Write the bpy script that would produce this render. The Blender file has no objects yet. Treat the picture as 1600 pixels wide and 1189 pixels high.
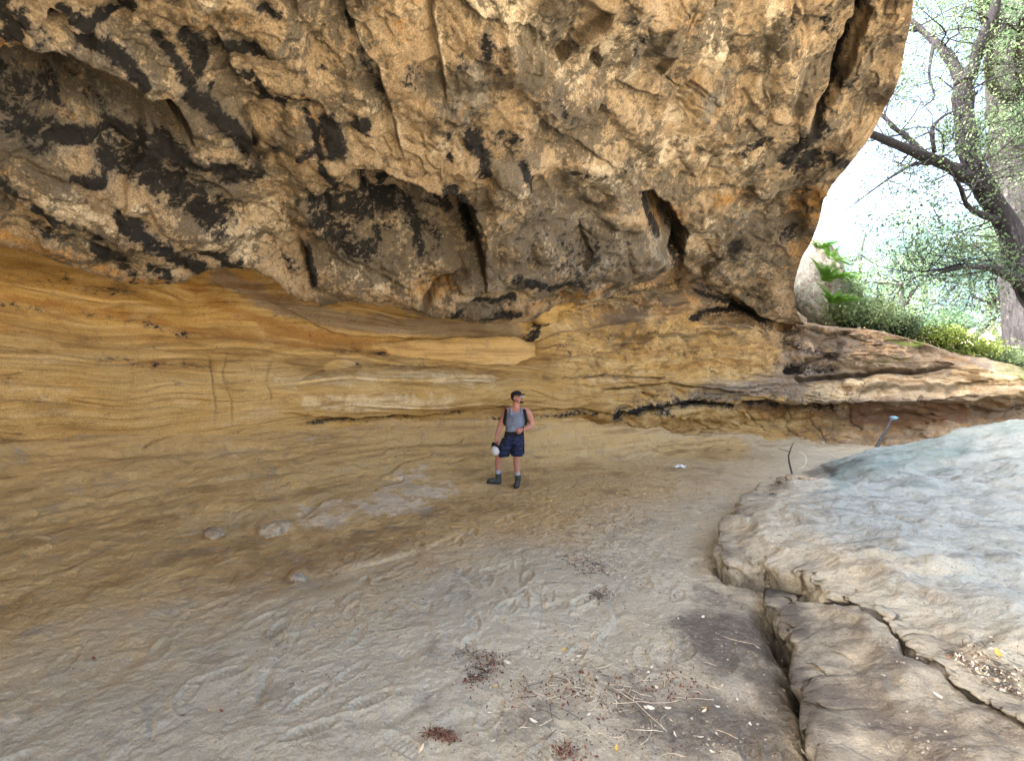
import bpy, bmesh, math, random
import numpy as np
from math import radians as R, sin, cos, tan, pi
from mathutils import Vector, Matrix

Q = 1.0            # grid density
C = bpy.context.scene
COL = C.collection

# ---------------------------------------------------------------- camera, sky, sun, exposure
FPX, EYE = 733.0, 1.87
cam_d = bpy.data.cameras.new('camera')
cam_d.sensor_width = 36.0
cam_d.lens = 36.0 * FPX / 1600.0
cam_d.clip_start, cam_d.clip_end = 0.05, 2000
cam = bpy.data.objects.new('camera', cam_d)
COL.objects.link(cam)
cam.location = (0, 0, EYE)
cam.rotation_euler = (R(90), 0, 0)
C.camera = cam

SUN_EL, SUN_AZ = 37.0, -105.0          # azimuth clockwise from +Y (view direction)
world = bpy.data.worlds.new('World')
C.world = world
world.use_nodes = True
wn = world.node_tree.nodes
wl = world.node_tree.links
sky = wn.new('ShaderNodeTexSky')
sky.sky_type = 'NISHITA'
sky.sun_disc = False
sky.sun_elevation = R(SUN_EL)
sky.sun_rotation = R(SUN_AZ)
sky.air_density, sky.dust_density, sky.ozone_density = 0.7, 9.0, 0.3
wn['Background'].inputs['Strength'].default_value = 0.15
wl.new(sky.outputs[0], wn['Background'].inputs[0])
sun_d = bpy.data.lights.new('sun', 'SUN')
sun_d.energy = 3.5
sun_d.angle = R(0.5)
sun_d.color = (1.0, 0.93, 0.82)
sun = bpy.data.objects.new('sun', sun_d)
COL.objects.link(sun)
sd_ = Vector((sin(R(SUN_AZ)) * cos(R(SUN_EL)), cos(R(SUN_AZ)) * cos(R(SUN_EL)), sin(R(SUN_EL))))
sun.rotation_euler = (-sd_).to_track_quat('-Z', 'Y').to_euler()
sun.location = (-20, 5, 30)
vs = C.view_settings
vs.view_transform = 'Standard'
vs.look = 'None'
vs.gamma = 1.0
vs.exposure = 3.55
C.render.engine = 'CYCLES'
C.cycles.use_denoising = True
C.cycles.max_bounces = 14
C.cycles.diffuse_bounces = 6
C.cycles.caustics_reflective = False
C.cycles.caustics_refractive = False

# ---------------------------------------------------------------- noise and small helpers (numpy)
rng = np.random.default_rng(7)
_G = rng.normal(size=(32, 32, 32, 3)).astype(np.float32)
_G /= np.linalg.norm(_G, axis=-1, keepdims=True)
_GF = _G.reshape(-1, 3)


def pnoise(P):
    """gradient noise, P (N,3) -> about -1..1"""
    P = np.asarray(P, np.float32)
    I = np.floor(P)
    F = P - I
    I = I.astype(np.int32) & 31
    J = (I + 1) & 31
    W = F * F * F * (F * (F * 6 - 15) + 10)
    out = np.zeros(len(P), np.float32)
    for a in (0, 1):
        xa = (J if a else I)[:, 0] * 1024
        fa = F[:, 0] - a
        wa = W[:, 0] if a else 1 - W[:, 0]
        for b in (0, 1):
            xb = xa + (J if b else I)[:, 1] * 32
            fb = F[:, 1] - b
            wb = wa * (W[:, 1] if b else 1 - W[:, 1])
            for c in (0, 1):
                g = _GF[xb + (J if c else I)[:, 2]]
                d = g[:, 0] * fa + g[:, 1] * fb + g[:, 2] * (F[:, 2] - c)
                out += d * wb * (W[:, 2] if c else 1 - W[:, 2])
    return out * 1.6


def fbm(P, octaves=4, gain=0.5, lac=2.03, ridge=False):
    P = np.asarray(P, np.float32)
    s, a, t = np.zeros(len(P), np.float32), 1.0, 0.0
    for k in range(octaves):
        n = pnoise(P + 7.3 * k)
        if ridge:
            n = 1 - 2 * np.abs(n)
        s += a * n
        t += a
        a *= gain
        P = P * lac
    return s / t


def sstep(a, b, x):
    t = np.clip((x - a) / (b - a), 0, 1)
    return t * t * (3 - 2 * t)


def spl(xk, yk, x):
    """smooth monotone-ish cubic through keys, clamped outside"""
    xk, yk = np.asarray(xk, float), np.asarray(yk, float)
    h = np.diff(xk)
    d = np.diff(yk) / h
    m = np.zeros(len(xk))
    m[1:-1] = np.where(d[:-1] * d[1:] > 0, 2 * d[:-1] * d[1:] / (d[:-1] + d[1:] + 1e-12), 0)
    m[0], m[-1] = d[0], d[-1]
    x = np.clip(x, xk[0], xk[-1])
    i = np.clip(np.searchsorted(xk, x) - 1, 0, len(h) - 1)
    t = (x - xk[i]) / h[i]
    return (yk[i] * (1 + 2 * t) * (1 - t) ** 2 + yk[i + 1] * t * t * (3 - 2 * t)
            + h[i] * (m[i] * t * (1 - t) ** 2 - m[i + 1] * t * t * (1 - t)))


def lin(keys, x):
    k = np.asarray(keys, float)
    return np.interp(x, k[:, 0], k[:, 1])


def seg_dist(u, v, pts):
    """distance to a polyline, signed side (+ on the right-hand of travel in a y-down frame), position along 0..1"""
    best = np.full(u.shape, 1e9)
    side = np.zeros(u.shape)
    along = np.zeros(u.shape)
    P = np.asarray(pts, float)
    L = np.concatenate([[0], np.cumsum(np.hypot(*np.diff(P, axis=0).T))])
    for i in range(len(P) - 1):
        ax, ay = P[i]
        bx, by = P[i + 1]
        dx, dy = bx - ax, by - ay
        l2 = dx * dx + dy * dy + 1e-9
        t = np.clip(((u - ax) * dx + (v - ay) * dy) / l2, 0, 1)
        ex, ey = u - ax - t * dx, v - ay - t * dy
        d = np.hypot(ex, ey)
        k = d < best
        best[k] = d[k]
        side[k] = (dx * (v - ay) - dy * (u - ax))[k]
        along[k] = ((L[i] + t * (L[i + 1] - L[i])) / L[-1])[k]
    return best, np.sign(side), along


def near(u, v, pts, m):
    P = np.asarray(pts, float)
    return np.nonzero((u > P[:, 0].min() - m) & (u < P[:, 0].max() + m) & (v > P[:, 1].min() - m) & (v < P[:, 1].max() + m))[0]


def stroke(M, u, v, pts, w, amp=1.0, soft=0.85):
    """max-blend a soft brush stroke into the mask M"""
    if len(pts) == 1:
        pts = [pts[0], (pts[0][0] + 0.5, pts[0][1])]
    k = near(u, v, pts, 2.0 * w)
    if len(k):
        d, _, _ = seg_dist(u[k], v[k], pts)
        M[k] = np.maximum(M[k], amp * (1 - sstep(w * (1 - soft), w * (1 + soft), d)))


def ell(u, v, cu, cv, ru, rv, ang=0):
    a = R(ang)
    x, y = (u - cu) * cos(a) + (v - cv) * sin(a), -(u - cu) * sin(a) + (v - cv) * cos(a)
    return np.sqrt((x / ru) ** 2 + (y / rv) ** 2)


def eblob(M, u, v, cu, cv, ru, rv, ang=0, amp=1.0, soft=0.8):
    k = near(u, v, [(cu, cv)], 2 * max(ru, rv))
    if len(k):
        e = ell(u[k], v[k], cu, cv, ru, rv, ang)
        M[k] = np.maximum(M[k], amp * (1 - sstep(1 - soft, 1 + soft, e)))


def bump_e(D, u, v, cu, cv, ru, rv, ang=0, amp=0.1):
    """add a rounded bump (amp>0, out of the rock) or hollow to the relief D"""
    k = near(u, v, [(cu, cv)], 1.6 * max(ru, rv))
    if len(k):
        e = ell(u[k], v[k], cu, cv, ru, rv, ang)
        D[k] += amp * np.where(e < 1, np.sqrt(np.clip(1 - e ** 2, 0, 1)), 0) * 0.75 + amp * 0.25 * np.exp(-(e * 1.3) ** 2)


def scarp(D, u, v, pts, h, fade, edge=1.6, side=1):
    """a flake edge: the rock on one side stands h lower than at the edge and comes back over `fade` pixels"""
    k = near(u, v, pts, 3 * fade)
    if len(k):
        d, s, a = seg_dist(u[k], v[k], pts)
        taper = sstep(0, 0.12, a) * (1 - sstep(0.88, 1, a))
        t = s * side * d
        D[k] -= h * taper * sstep(-edge, edge, t) * np.exp(-np.maximum(t, 0) / fade)


def groove(D, u, v, pts, w, h):
    k = near(u, v, pts, 3 * w)
    if len(k):
        d, s, a = seg_dist(u[k], v[k], pts)
        taper = sstep(0, 0.15, a) * (1 - sstep(0.85, 1, a))
        D[k] -= h * taper * np.exp(-(d / w) ** 2)


def grid_mesh(name, P, nr, nc, mats, attrs=None, wrap=False, flip=False):
    """P (nr*nc,3) row major -> one quad sheet with point attributes"""
    me = bpy.data.meshes.new(name)
    idx = np.arange(nr * nc, dtype=np.int32).reshape(nr, nc)
    if wrap:
        idx = np.concatenate([idx, idx[:, :1]], 1)
    a, b, c, d = idx[:-1, :-1], idx[:-1, 1:], idx[1:, 1:], idx[1:, :-1]
    F = np.stack([a, d, c, b] if flip else [a, b, c, d], -1).reshape(-1, 4)
    me.vertices.add(nr * nc)
    me.vertices.foreach_set('co', np.ascontiguousarray(P, np.float32).ravel())
    me.loops.add(F.size)
    me.loops.foreach_set('vertex_index', F.ravel())
    me.polygons.add(len(F))
    me.polygons.foreach_set('loop_start', np.arange(0, F.size, 4, dtype=np.int32))
    me.polygons.foreach_set('use_smooth', np.ones(len(F), bool))
    me.update(calc_edges=True)
    for n, A in (attrs or {}).items():
        at = me.color_attributes.new(n, 'FLOAT_COLOR', 'POINT')
        at.data.foreach_set('color', np.ascontiguousarray(A, np.float32).ravel())
    me.materials.append(mats)
    ob = bpy.data.objects.new(name, me)
    COL.objects.link(ob)
    return ob


def grid_normals(P, nr, nc):
    G = P.reshape(nr, nc, 3)
    du = np.gradient(G, axis=1)
    dv = np.gradient(G, axis=0)
    N = np.cross(du, dv).reshape(-1, 3)
    return N / (np.linalg.norm(N, axis=1, keepdims=True) + 1e-12)


def tag(o, label=None, cat=None, group=None, kind=None):
    if label: o['label'] = label
    if cat: o['category'] = cat
    if group: o['group'] = group
    if kind: o['kind'] = kind
    return o


# ---------------------------------------------------------------- node material helpers
class NT:
    def __init__(s, name):
        s.m = bpy.data.materials.new(name)
        s.m.use_nodes = True
        s.t = s.m.node_tree
        s.b = s.t.nodes['Principled BSDF']
        s.b.inputs['Specular IOR Level'].default_value = 0.25
        s.pos = s.t.nodes.new('ShaderNodeTexCoord').outputs['Object']

    def new(s, kind):
        return s.t.nodes.new('ShaderNode' + kind)

    def link(s, a, b):
        if hasattr(a, 'is_output') or isinstance(a, bpy.types.NodeSocket):
            s.t.links.new(a, b)
        else:
            b.default_value = a if not isinstance(a, tuple) or len(a) != 3 or b.type != 'RGBA' else (*a, 1)

    def mapped(s, scale, vec=None):
        n = s.new('Mapping')
        s.link(vec or s.pos, n.inputs[0])
        n.inputs['Scale'].default_value = scale if isinstance(scale, tuple) else (scale,) * 3
        return n.outputs[0]

    def noise(s, scale, detail=4, rough=0.55, dist=0.0, vec=None):
        n = s.new('TexNoise')
        s.link(vec or s.pos, n.inputs['Vector'])
        n.inputs['Scale'].default_value = scale
        n.inputs['Detail'].default_value = detail
        n.inputs['Roughness'].default_value = rough
        n.inputs['Distortion'].default_value = dist
        return n.outputs['Fac']

    def voro(s, scale, feature='F1', vec=None, out='Distance'):
        n = s.new('TexVoronoi')
        n.feature = feature
        s.link(vec or s.pos, n.inputs['Vector'])
        n.inputs['Scale'].default_value = scale
        return n.outputs[out]

    def math(s, op, a, b=0.0, c=None, clamp=False):
        n = s.new('Math')
        n.operation = op
        n.use_clamp = clamp
        s.link(a, n.inputs[0])
        s.link(b, n.inputs[1])
        if c is not None: s.link(c, n.inputs[2])
        return n.outputs[0]

    def ramp(s, x, lo, hi, a=0.0, b=1.0):
        n = s.new('MapRange')
        n.interpolation_type = 'SMOOTHSTEP'
        s.link(x, n.inputs[0])
        for i, q in enumerate((lo, hi, a, b)): n.inputs[i + 1].default_value = q
        return n.outputs[0]

    def mix(s, f, a, b, mode='MIX'):
        n = s.new('Mix')
        n.data_type = 'RGBA'
        n.blend_type = mode
        s.link(f, n.inputs[0])
        s.link(a, n.inputs[6])
        s.link(b, n.inputs[7])
        return n.outputs[2]

    def attr(s, name):
        n = s.new('Attribute')
        n.attribute_name = name
        q = s.new('SeparateColor')
        s.link(n.outputs['Color'], q.inputs[0])
        return q.outputs[0], q.outputs[1], q.outputs[2], n.outputs['Alpha']

    def grey(s, f, gain=1.0):
        n = s.new('CombineColor')
        for i in range(3): s.link(f, n.inputs[i])
        return n.outputs[0]

    def bump(s, h, strength, dist, prev=None):
        n = s.new('Bump')
        n.inputs['Strength'].default_value = strength
        n.inputs['Distance'].default_value = dist
        s.link(h, n.inputs['Height'])
        if prev is not None: s.link(prev, n.inputs['Normal'])
        return n.outputs[0]

    def done(s, col=None, rough=0.9, normal=None):
        if col is not None: s.link(col, s.b.inputs['Base Color'])
        s.link(rough, s.b.inputs['Roughness'])
        if normal is not None: s.link(normal, s.b.inputs['Normal'])
        return s.m

# ================================================================ what is drawn on the stone, by where it is seen (picture points of the 1600 px photograph)
# sooty stains and painted shadow of undercuts: points, half width, strength
SOOT_SHADE = [
    ([(0, 8), (28, 25), (20, 50)], 20, 1), ([(95, 8), (140, 40), (180, 48), (215, 35), (205, 10)], 8, 1), ([(235, 8), (288, 22)], 9, .8),
    ([(130, 60), (170, 78), (205, 110), (232, 145)], 12, .95), ([(255, 80), (275, 105), (310, 152)], 11, 1), ([(300, 85), (322, 110), (328, 140)], 15, 1.05),
    ([(345, 102), (395, 97), (428, 115)], 10, 1), ([(375, 140), (398, 146)], 7, .9), ([(350, 150), (345, 165)], 5, .7),
    ([(0, 105), (45, 98), (85, 112), (120, 135)], 12, .9), ([(0, 140), (40, 168), (95, 200)], 15, .8), ([(0, 190), (40, 212), (75, 240)], 22, .85),  # the alcove top stroke is part stain, part painted shadow
    ([(310, 170), (345, 195), (380, 225), (396, 245)], 15, 1), ([(75, 238), (150, 252), (230, 262), (290, 270), (380, 285)], 11, 1),
    ([(180, 268), (240, 290), (300, 320), (345, 345)], 30, .84), ([(250, 268), (330, 275), (395, 292)], 20, .84), ([(120, 288), (165, 302)], 8, 1),
    ([(190, 348), (230, 378), (270, 400), (312, 420)], 12, .95), ([(305, 338), (335, 352)], 12, 1), ([(0, 285), (40, 310), (85, 342), (132, 360)], 7, .8),
    ([(50, 352), (112, 378)], 10, .62), ([(145, 386), (188, 405), (205, 428)], 10, .85), ([(235, 415), (266, 432)], 8, .8), ([(318, 395), (340, 405), (372, 411)], 7, 1),
    ([(408, 45), (440, 48)], 6, .9), ([(405, 92), (422, 115)], 10, .9), ([(560, 68), (564, 88)], 6, 1), ([(575, 108), (602, 160)], 10, .66),
    ([(412, 160), (428, 178), (447, 192)], 9, 1), ([(450, 175), (487, 186)], 4, .9), ([(482, 200), (495, 230), (505, 248)], 7, 1), ([(468, 252), (502, 240)], 5, .9),
    ([(505, 265), (520, 288), (538, 306)], 7, 1), ([(738, 215), (757, 245), (753, 272)], 11, 1), ([(650, 128), (690, 170), (715, 200)], 14, .5),
    ([(400, 140), (412, 150)], 4, .8), ([(398, 280), (405, 292)], 10, .8),
    ([(495, 335), (555, 358), (610, 372)], 22, .86), ([(500, 365), (545, 402)], 24, .82), ([(600, 372), (650, 380)], 9, .8),
    ([(573, 322), (582, 338)], 9, 1), ([(602, 332), (630, 326)], 8, 1), ([(700, 302), (728, 330), (740, 365), (745, 402)], 14, 1), ([(690, 350), (712, 378)], 11, .85),  # the long curved stroke paints in the shadow of the recess edge
    ([(648, 378), (658, 415)], 10, .9), ([(568, 410), (588, 398)], 12, .8), ([(670, 395), (690, 410)], 14, .6), ([(640, 372), (700, 360)], 10, .6),
    ([(738, 467), (802, 460)], 6, .95), ([(755, 492), (805, 486)], 7, 1), ([(484, 415), (491, 448)], 6, .9), ([(450, 425), (470, 435)], 10, .6),
    ([(820, 262), (829, 302)], 7, 1), ([(800, 428), (858, 440), (892, 434)], 8, .9), ([(925, 372), (918, 405)], 6, .85), ([(896, 428), (905, 440)], 8, .8),
    ([(1018, 330), (1030, 362)], 10, 1), ([(1283, 186), (1252, 212), (1222, 244)], 13, 1.05), ([(1200, 214), (1158, 243)], 6, .9), ([(1310, 135), (1340, 120)], 14, .5),
    ([(1352, 0), (1343, 45), (1325, 80), (1312, 105), (1304, 140), (1284, 166)], 6, 1), ([(1290, 182), (1298, 190)], 6, 1), ([(1300, 235), (1318, 250)], 11, .9),
    ([(940, 275), (985, 262)], 9, .5), ([(1225, 40), (1290, 30), (1300, 60)], 16, .5), ([(870, 165), (900, 185)], 14, .5), ([(960, 30), (1000, 28)], 14, .45),
]
SOOT_SHADE_E = [
    (120, 60, 170, 70, 25, .26), (330, 110, 110, 60, 30, .26), (150, 215, 200, 60, 18, .28), (280, 300, 130, 60, 20, .26), (100, 360, 160, 30, 20, .26), (450, 150, 90, 80, 20, .24), (620, 370, 140, 70, 10, .30), (850, 390, 160, 70, 0, .30), (1250, 200, 90, 110, 30, .26), (1160, 420, 120, 60, 0, .26),
    (88, 31, 20, 15, 10, 1.0), (150, 371, 13, 10, 20, .9), (118, 75, 12, 8, 0, .7), (520, 218, 19, 27, -10, 1.1), (532, 240, 20, 14, 20, 1.1), (568, 204, 18, 12, 30, 1.0), (515, 141, 14, 4, 10, .7),
    (420, 176, 12, 12, 0, 1), (430, 246, 15, 13, 0, .75), (702, 240, 7, 7, 0, 1), (700, 214, 4, 8, 0, .85), (725, 112, 12, 20, 10, .62), (765, 85, 11, 20, 10, .85), (795, 222, 22, 17, 0, .66), (742, 222, 18, 18, 0, 1),
    (712, 483, 15, 12, 20, 1), (905, 273, 11, 6, 0, 1), (1255, 246, 30, 18, -20, 1.0), (1312, 240, 14, 11, 20, .8), (1150, 386, 17, 11, -25, 1), (1235, 368, 22, 15, -20, .7), (1255, 300, 20, 10, -20, .6),
    (900, 400, 120, 55, 0, .42), (620, 340, 110, 60, 15, .35), (830, 350, 50, 40, 0, .34), (60, 60, 80, 50, 20, .4), (1060, 395, 12, 30, 0, .9), (1165, 350, 40, 30, 0, .34),  # the narrow upright blob is the painted shadow of the notch
    (880, 70, 22, 35, 15, .36), (1010, 75, 36, 22, 10, .36), (1120, 150, 50, 16, -45, .36), (1290, 120, 14, 60, 15, .4), (780, 130, 35, 40, 0, .36), (855, 165, 40, 30, 20, .36),
]
OCHRE_E = [
    (110, 180, 90, 40, 35, .55), (180, 150, 30, 60, -30, .5), (290, 215, 26, 30, 0, .6), (480, 215, 60, 45, 20, .55), (620, 60, 80, 50, 20, .5), (1265, 320, 50, 32, -30, .95), (1045, 345, 20, 40, -35, .9), (1250, 400, 40, 30, 0, .6),
    (1150, 313, 42, 14, 0, .8), (860, 290, 40, 25, 0, .5), (640, 455, 60, 12, 8, .7), (690, 452, 40, 10, -10, .8), (1080, 120, 60, 30, -30, .4), (1330, 60, 40, 70, 20, .4), (720, 440, 25, 18, 0, .6), (60, 390, 60, 14, 20, .55), (1100, 35, 50, 25, 0, .5), (360, 60, 80, 30, 15, .5), (1290, 420, 40, 60, 0, .5), (900, 455, 90, 12, -14, .8),
]
OCHRE = [([(0, 65), (60, 85), (110, 110), (150, 165), (210, 185)], 14, .75), ([(0, 372), (60, 385), (130, 410), (200, 435), (260, 440)], 7, .8), ([(600, 468), (660, 482), (740, 498)], 8, .3)]
PALE_E = [
    (780, 20, 75, 45, 15, .9), (210, 208, 36, 16, 25, .9), (320, 15, 22, 22, 0, .9), (950, 280, 45, 28, 20, .85), (610, 190, 70, 60, 40, .5), (690, 250, 60, 50, 0, .35), (850, 60, 50, 50, 0, .7), (970, 100, 60, 60, 30, .6), (1120, 60, 30, 70, 10, .7),
    (1205, 70, 16, 90, 12, .9), (1040, 240, 70, 40, -30, .55), (1150, 250, 60, 40, -20, .6), (1100, 370, 35, 45, 0, .65), (850, 385, 18, 22, 0, .8), (360, 385, 60, 35, 10, .85), (420, 360, 50, 40, 0, .65), (560, 425, 60, 20, 10, .85), (640, 455, 60, 12, 15, .4), (100, 320, 90, 22, 25, .8), (200, 335, 40, 14, 10, .7),
    (1050, 180, 50, 30, -40, .5), (1195, 300, 18, 14, 0, .8), (1255, 100, 30, 60, 12, .4), (800, 300, 25, 26, 0, .6), (580, 440, 80, 14, 12, .7), (330, 130, 40, 40, 0, .3), (900, 130, 60, 60, 0, .5),
]
PALE = [([(540, 0), (552, 55), (575, 95), (600, 150), (622, 212)], 6, .8), ([(688, 0), (692, 60), (697, 130)], 6, .7), ([(20, 340), (110, 375), (200, 405), (300, 430)], 8, .5)]
GREY_E = [(150, 190, 230, 120, 20, .75), (350, 330, 150, 80, 10, .5), (900, 320, 200, 60, 0, .45), (1180, 360, 100, 90, 0, .6), (480, 100, 80, 70, 20, .4), (760, 420, 200, 40, 5, .6), (900, 390, 150, 80, 0, .75), (660, 380, 90, 40, 0, .6), (1010, 390, 60, 35, -20, .7), (795, 295, 36, 34, 0, .7), (730, 150, 60, 50, 0, .55), (1090, 330, 60, 40, 0, .35), (760, 465, 60, 20, 0, .6), (860, 100, 40, 90, 10, .5), (1010, 75, 40, 25, 0, .6), (1120, 155, 50, 18, -45, .7), (1290, 160, 50, 100, 20, .4), (40, 230, 60, 40, 0, .5)]
# flake edges: points, height, fade in px, side that is set back
SCARPS = [
    ([(-40, 95), (0, 92), (45, 86), (100, 105), (128, 136), (145, 165), (190, 188), (222, 190), (242, 175), (275, 172), (300, 200), (314, 248)], .60, 60, 1),
    ([(250, 195), (262, 176), (285, 185), (305, 215), (312, 245)], .10, 14, 1),
    ([(535, 288), (560, 273), (600, 272), (650, 285), (700, 305), (730, 330), (745, 360), (755, 400), (757, 440)], .70, 55, 1),
    ([(465, 335), (500, 320), (550, 316), (590, 340), (640, 358), (690, 370)], .22, 40, 1),
    ([(655, 475), (675, 460), (700, 447), (735, 430)], .12, 30, -1),
    ([(600, 440), (640, 452), (690, 452), (720, 435)], .08, 20, 1),
    ([(1000, 298), (1025, 302), (1047, 325), (1060, 345), (1073, 370), (1071, 405), (1055, 424)], .60, 40, 1),
    ([(945, 2), (930, 30), (897, 60), (887, 95), (880, 112)], .12, 60, 1), ([(943, 75), (942, 95), (951, 105), (946, 122)], .08, 30, 1),
    ([(1012, 40), (1010, 65), (1000, 85), (1005, 96), (1025, 112), (1037, 120), (1052, 92)], .10, 40, -1), ([(1140, 62), (1143, 85), (1135, 105), (1125, 116), (1108, 124)], .09, 34, -1),
    ([(1080, 124), (1058, 155), (1060, 170), (1072, 181)], .10, 40, -1), ([(1165, 142), (1110, 190)], .07, 30, -1), ([(845, 185), (880, 210), (900, 222), (910, 200), (955, 165)], .11, 40, 1),
    ([(1168, 182), (1130, 215), (1127, 237)], .07, 30, -1), ([(955, 165), (965, 131), (990, 145), (1032, 148)], .07, 36, 1), ([(805, 52), (850, 52)], .06, 40, 1),
    ([(538, 0), (550, 50), (570, 90), (596, 120), (606, 160), (622, 212), (632, 245)], .09, 60, 1), ([(652, 112), (660, 150), (690, 165), (700, 180), (735, 190), (738, 206)], .06, 40, -1),
    ([(715, 0), (745, 35), (762, 46), (802, 52)], .08, 60, 1), ([(688, 0), (690, 60), (695, 120), (700, 172)], .06, 50, 1),
    ([(1368, 22), (1350, 60), (1330, 100), (1312, 138)], .10, 30, 1), ([(1242, 0), (1215, 60), (1200, 120), (1197, 182)], .10, 50, -1),
    ([(0, 300), (80, 345), (180, 378), (280, 400)], .06, 30, 1), ([(0, 250), (90, 290), (190, 345), (290, 395)], .05, 24, -1), ([(470, 395), (480, 420), (490, 450)], .08, 24, 1), ([(385, 200), (400, 225), (395, 260), (410, 290)], .12, 34, -1),
    ([(330, 60), (360, 110), (380, 150), (430, 170)], .07, 40, 1), ([(80, 10), (125, 45), (160, 55)], .07, 30, 1), ([(1095, 470), (1100, 430), (1130, 410)], .1, 30, -1), ([(1210, 300), (1225, 335), (1200, 370)], .14, 30, -1), ([(1230, 330), (1260, 335), (1290, 320)], .1, 20, -1),
    ([(820, 315), (870, 322), (930, 330), (960, 300)], .08, 30, -1), ([(905, 350), (920, 390), (900, 420)], .08, 24, 1), ([(1090, 300), (1130, 290), (1180, 300)], .08, 30, 1),
]
BUMPS = [(628, 368, 135, 82, 12, -.42), (150, 168, 175, 55, 32, -.32), (270, 312, 130, 40, 20, -.14), (600, 328, 62, 24, 10, .14), (610, 412, 95, 22, 8, .16), (705, 422, 42, 20, -20, .14), (560, 455, 80, 16, 10, .10), (690, 468, 50, 14, -6, .12), (1180, 410, 60, 40, 20, -.14), (985, 330, 70, 26, 12, .14), (795, 292, 36, 34, 0, .22), (850, 386, 22, 24, 0, .16), (1020, 385, 50, 34, -15, .24), (285, 213, 22, 30, -20, .10), (1228, 95, 30, 95, 10, .22), (1195, 300, 22, 16, -20, .14), (905, 410, 130, 60, 0, .18), (88, 33, 22, 17, 10, -.12), (520, 222, 20, 28, 0, .05),
         (640, 305, 80, 26, 8, .08), (620, 420, 110, 24, 8, .10), (940, 275, 55, 30, 15, .10), (1090, 380, 40, 50, 0, .14), (960, 345, 50, 22, -10, .10), (330, 15, 26, 26, 0, .07), (1100, 120, 50, 18, -45, .05), (1345, 230, 30, 70, 35, .10), (755, 100, 30, 30, 0, -.05), (1160, 320, 40, 20, 0, -.08), (1240, 350, 30, 20, -30, -.10), (430, 100, 60, 40, 10, .06)]
GROOVES = [([(1356, -20), (1343, 45), (1325, 80), (1312, 105), (1304, 140), (1280, 168), (1262, 200)], 7, .34), ([(1150, 462), (1120, 452), (1092, 434)], 5, .15), ([(655, 470), (700, 448), (735, 432)], 4, .08), ([(475, 415), (487, 445)], 4, .1), ([(0, 340), (100, 372), (200, 402)], 3, .04), ([(835, 492), (900, 470), (985, 447), (1050, 416)], 5, .15)]

W_BUMPS = [(1075, 470, 70, 22, -8, .28), (1150, 545, 80, 30, 5, .16), (900, 520, 90, 26, -4, .22), (960, 560, 110, 24, 0, .10), (1000, 500, 90, 20, -12, .15), (640, 605, 170, 34, 2, .10), (535, 578, 30, 14, 0, -.08), (1240, 578, 16, 7, 0, -.25), (1030, 600, 30, 10, 0, -.10), (1280, 555, 60, 22, 5, .16), (1130, 605, 80, 12, 0, .10), (1360, 555, 80, 24, 8, .14), (1400, 600, 90, 14, 0, .12), (1180, 520, 60, 14, 10, .16), (850, 492, 22, 12, 0, .16), (880, 545, 50, 16, 0, .12), (1010, 540, 40, 12, -10, .1), (780, 540, 40, 10, 0, -.06)]
W_SCARPS = [([(1085, 500), (1110, 478), (1150, 474), (1190, 497)], .22, 14, 1), ([(820, 525), (850, 500), (900, 480), (980, 462), (1060, 440)], .10, 22, 1), ([(310, 425), (350, 450), (420, 470), (520, 520), (640, 530), (800, 525)], .05, 40, 1), ([(1320, 532), (1300, 560), (1250, 570)], .16, 24, 1), ([(1230, 590), (1380, 582), (1480, 572)], .14, 26, 1), ([(1000, 650), (1080, 628), (1150, 637), (1250, 634), (1380, 630), (1500, 624)], .10, 10, 1),
            ([(430, 645), (560, 652), (700, 645), (800, 632)], .10, 20, 1), ([(200, 490), (300, 520), (450, 540), (600, 550)], .04, 20, -1), ([(940, 610), (1050, 600), (1150, 612)], .10, 20, 1), ([(950, 530), (1050, 520), (1140, 530)], .08, 20, 1), ([(1340, 612), (1440, 606), (1540, 596)], .08, 16, 1)]
W_GROOVES = [([(205, 520), (215, 560), (210, 610), (207, 664)], 2.2, -.014), ([(325, 545), (331, 590), (338, 662)], 1.8, .022), ([(358, 552), (348, 585), (360, 630), (364, 664)], 1.8, .022), ([(395, 558), (396, 592)], 2.2, -.014), ([(428, 558), (413, 590), (426, 632)], 1.8, .02), ([(75, 600), (45, 655)], 2.2, -.014), ([(115, 600), (95, 655)], 2.2, -.014),
             ([(675, 580), (680, 600), (660, 622)], 2.2, -.014), ([(480, 662), (600, 658), (720, 647), (800, 637)], 3.5, .10), ([(830, 640), (920, 645), (1010, 650)], 3, .08), ([(1000, 650), (1080, 632), (1150, 638), (1200, 634), (1300, 640), (1366, 631)], 5, .2), 
             ([(1240, 592), (1380, 583), (1485, 572)], 3, .1), ([(1322, 534), (1302, 560), (1285, 568)], 2.5, .08), ([(1342, 588), (1350, 602), (1340, 625)], 2, .06), ([(1172, 645), (1178, 660), (1195, 672)], 1.8, .05), ([(1236, 642), (1233, 665), (1262, 688)], 1.8, .05), ([(1264, 645), (1268, 662), (1290, 688)], 1.8, .05), ([(1330, 646), (1330, 660), (1346, 672)], 1.8, .05), ([(1080, 600), (1180, 606), (1260, 600)], 2.5, .06), ([(880, 590), (960, 585), (1040, 592)], 2.5, .06), ([(1255, 515), (1300, 526), (1330, 520)], 3, .1)]
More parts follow.
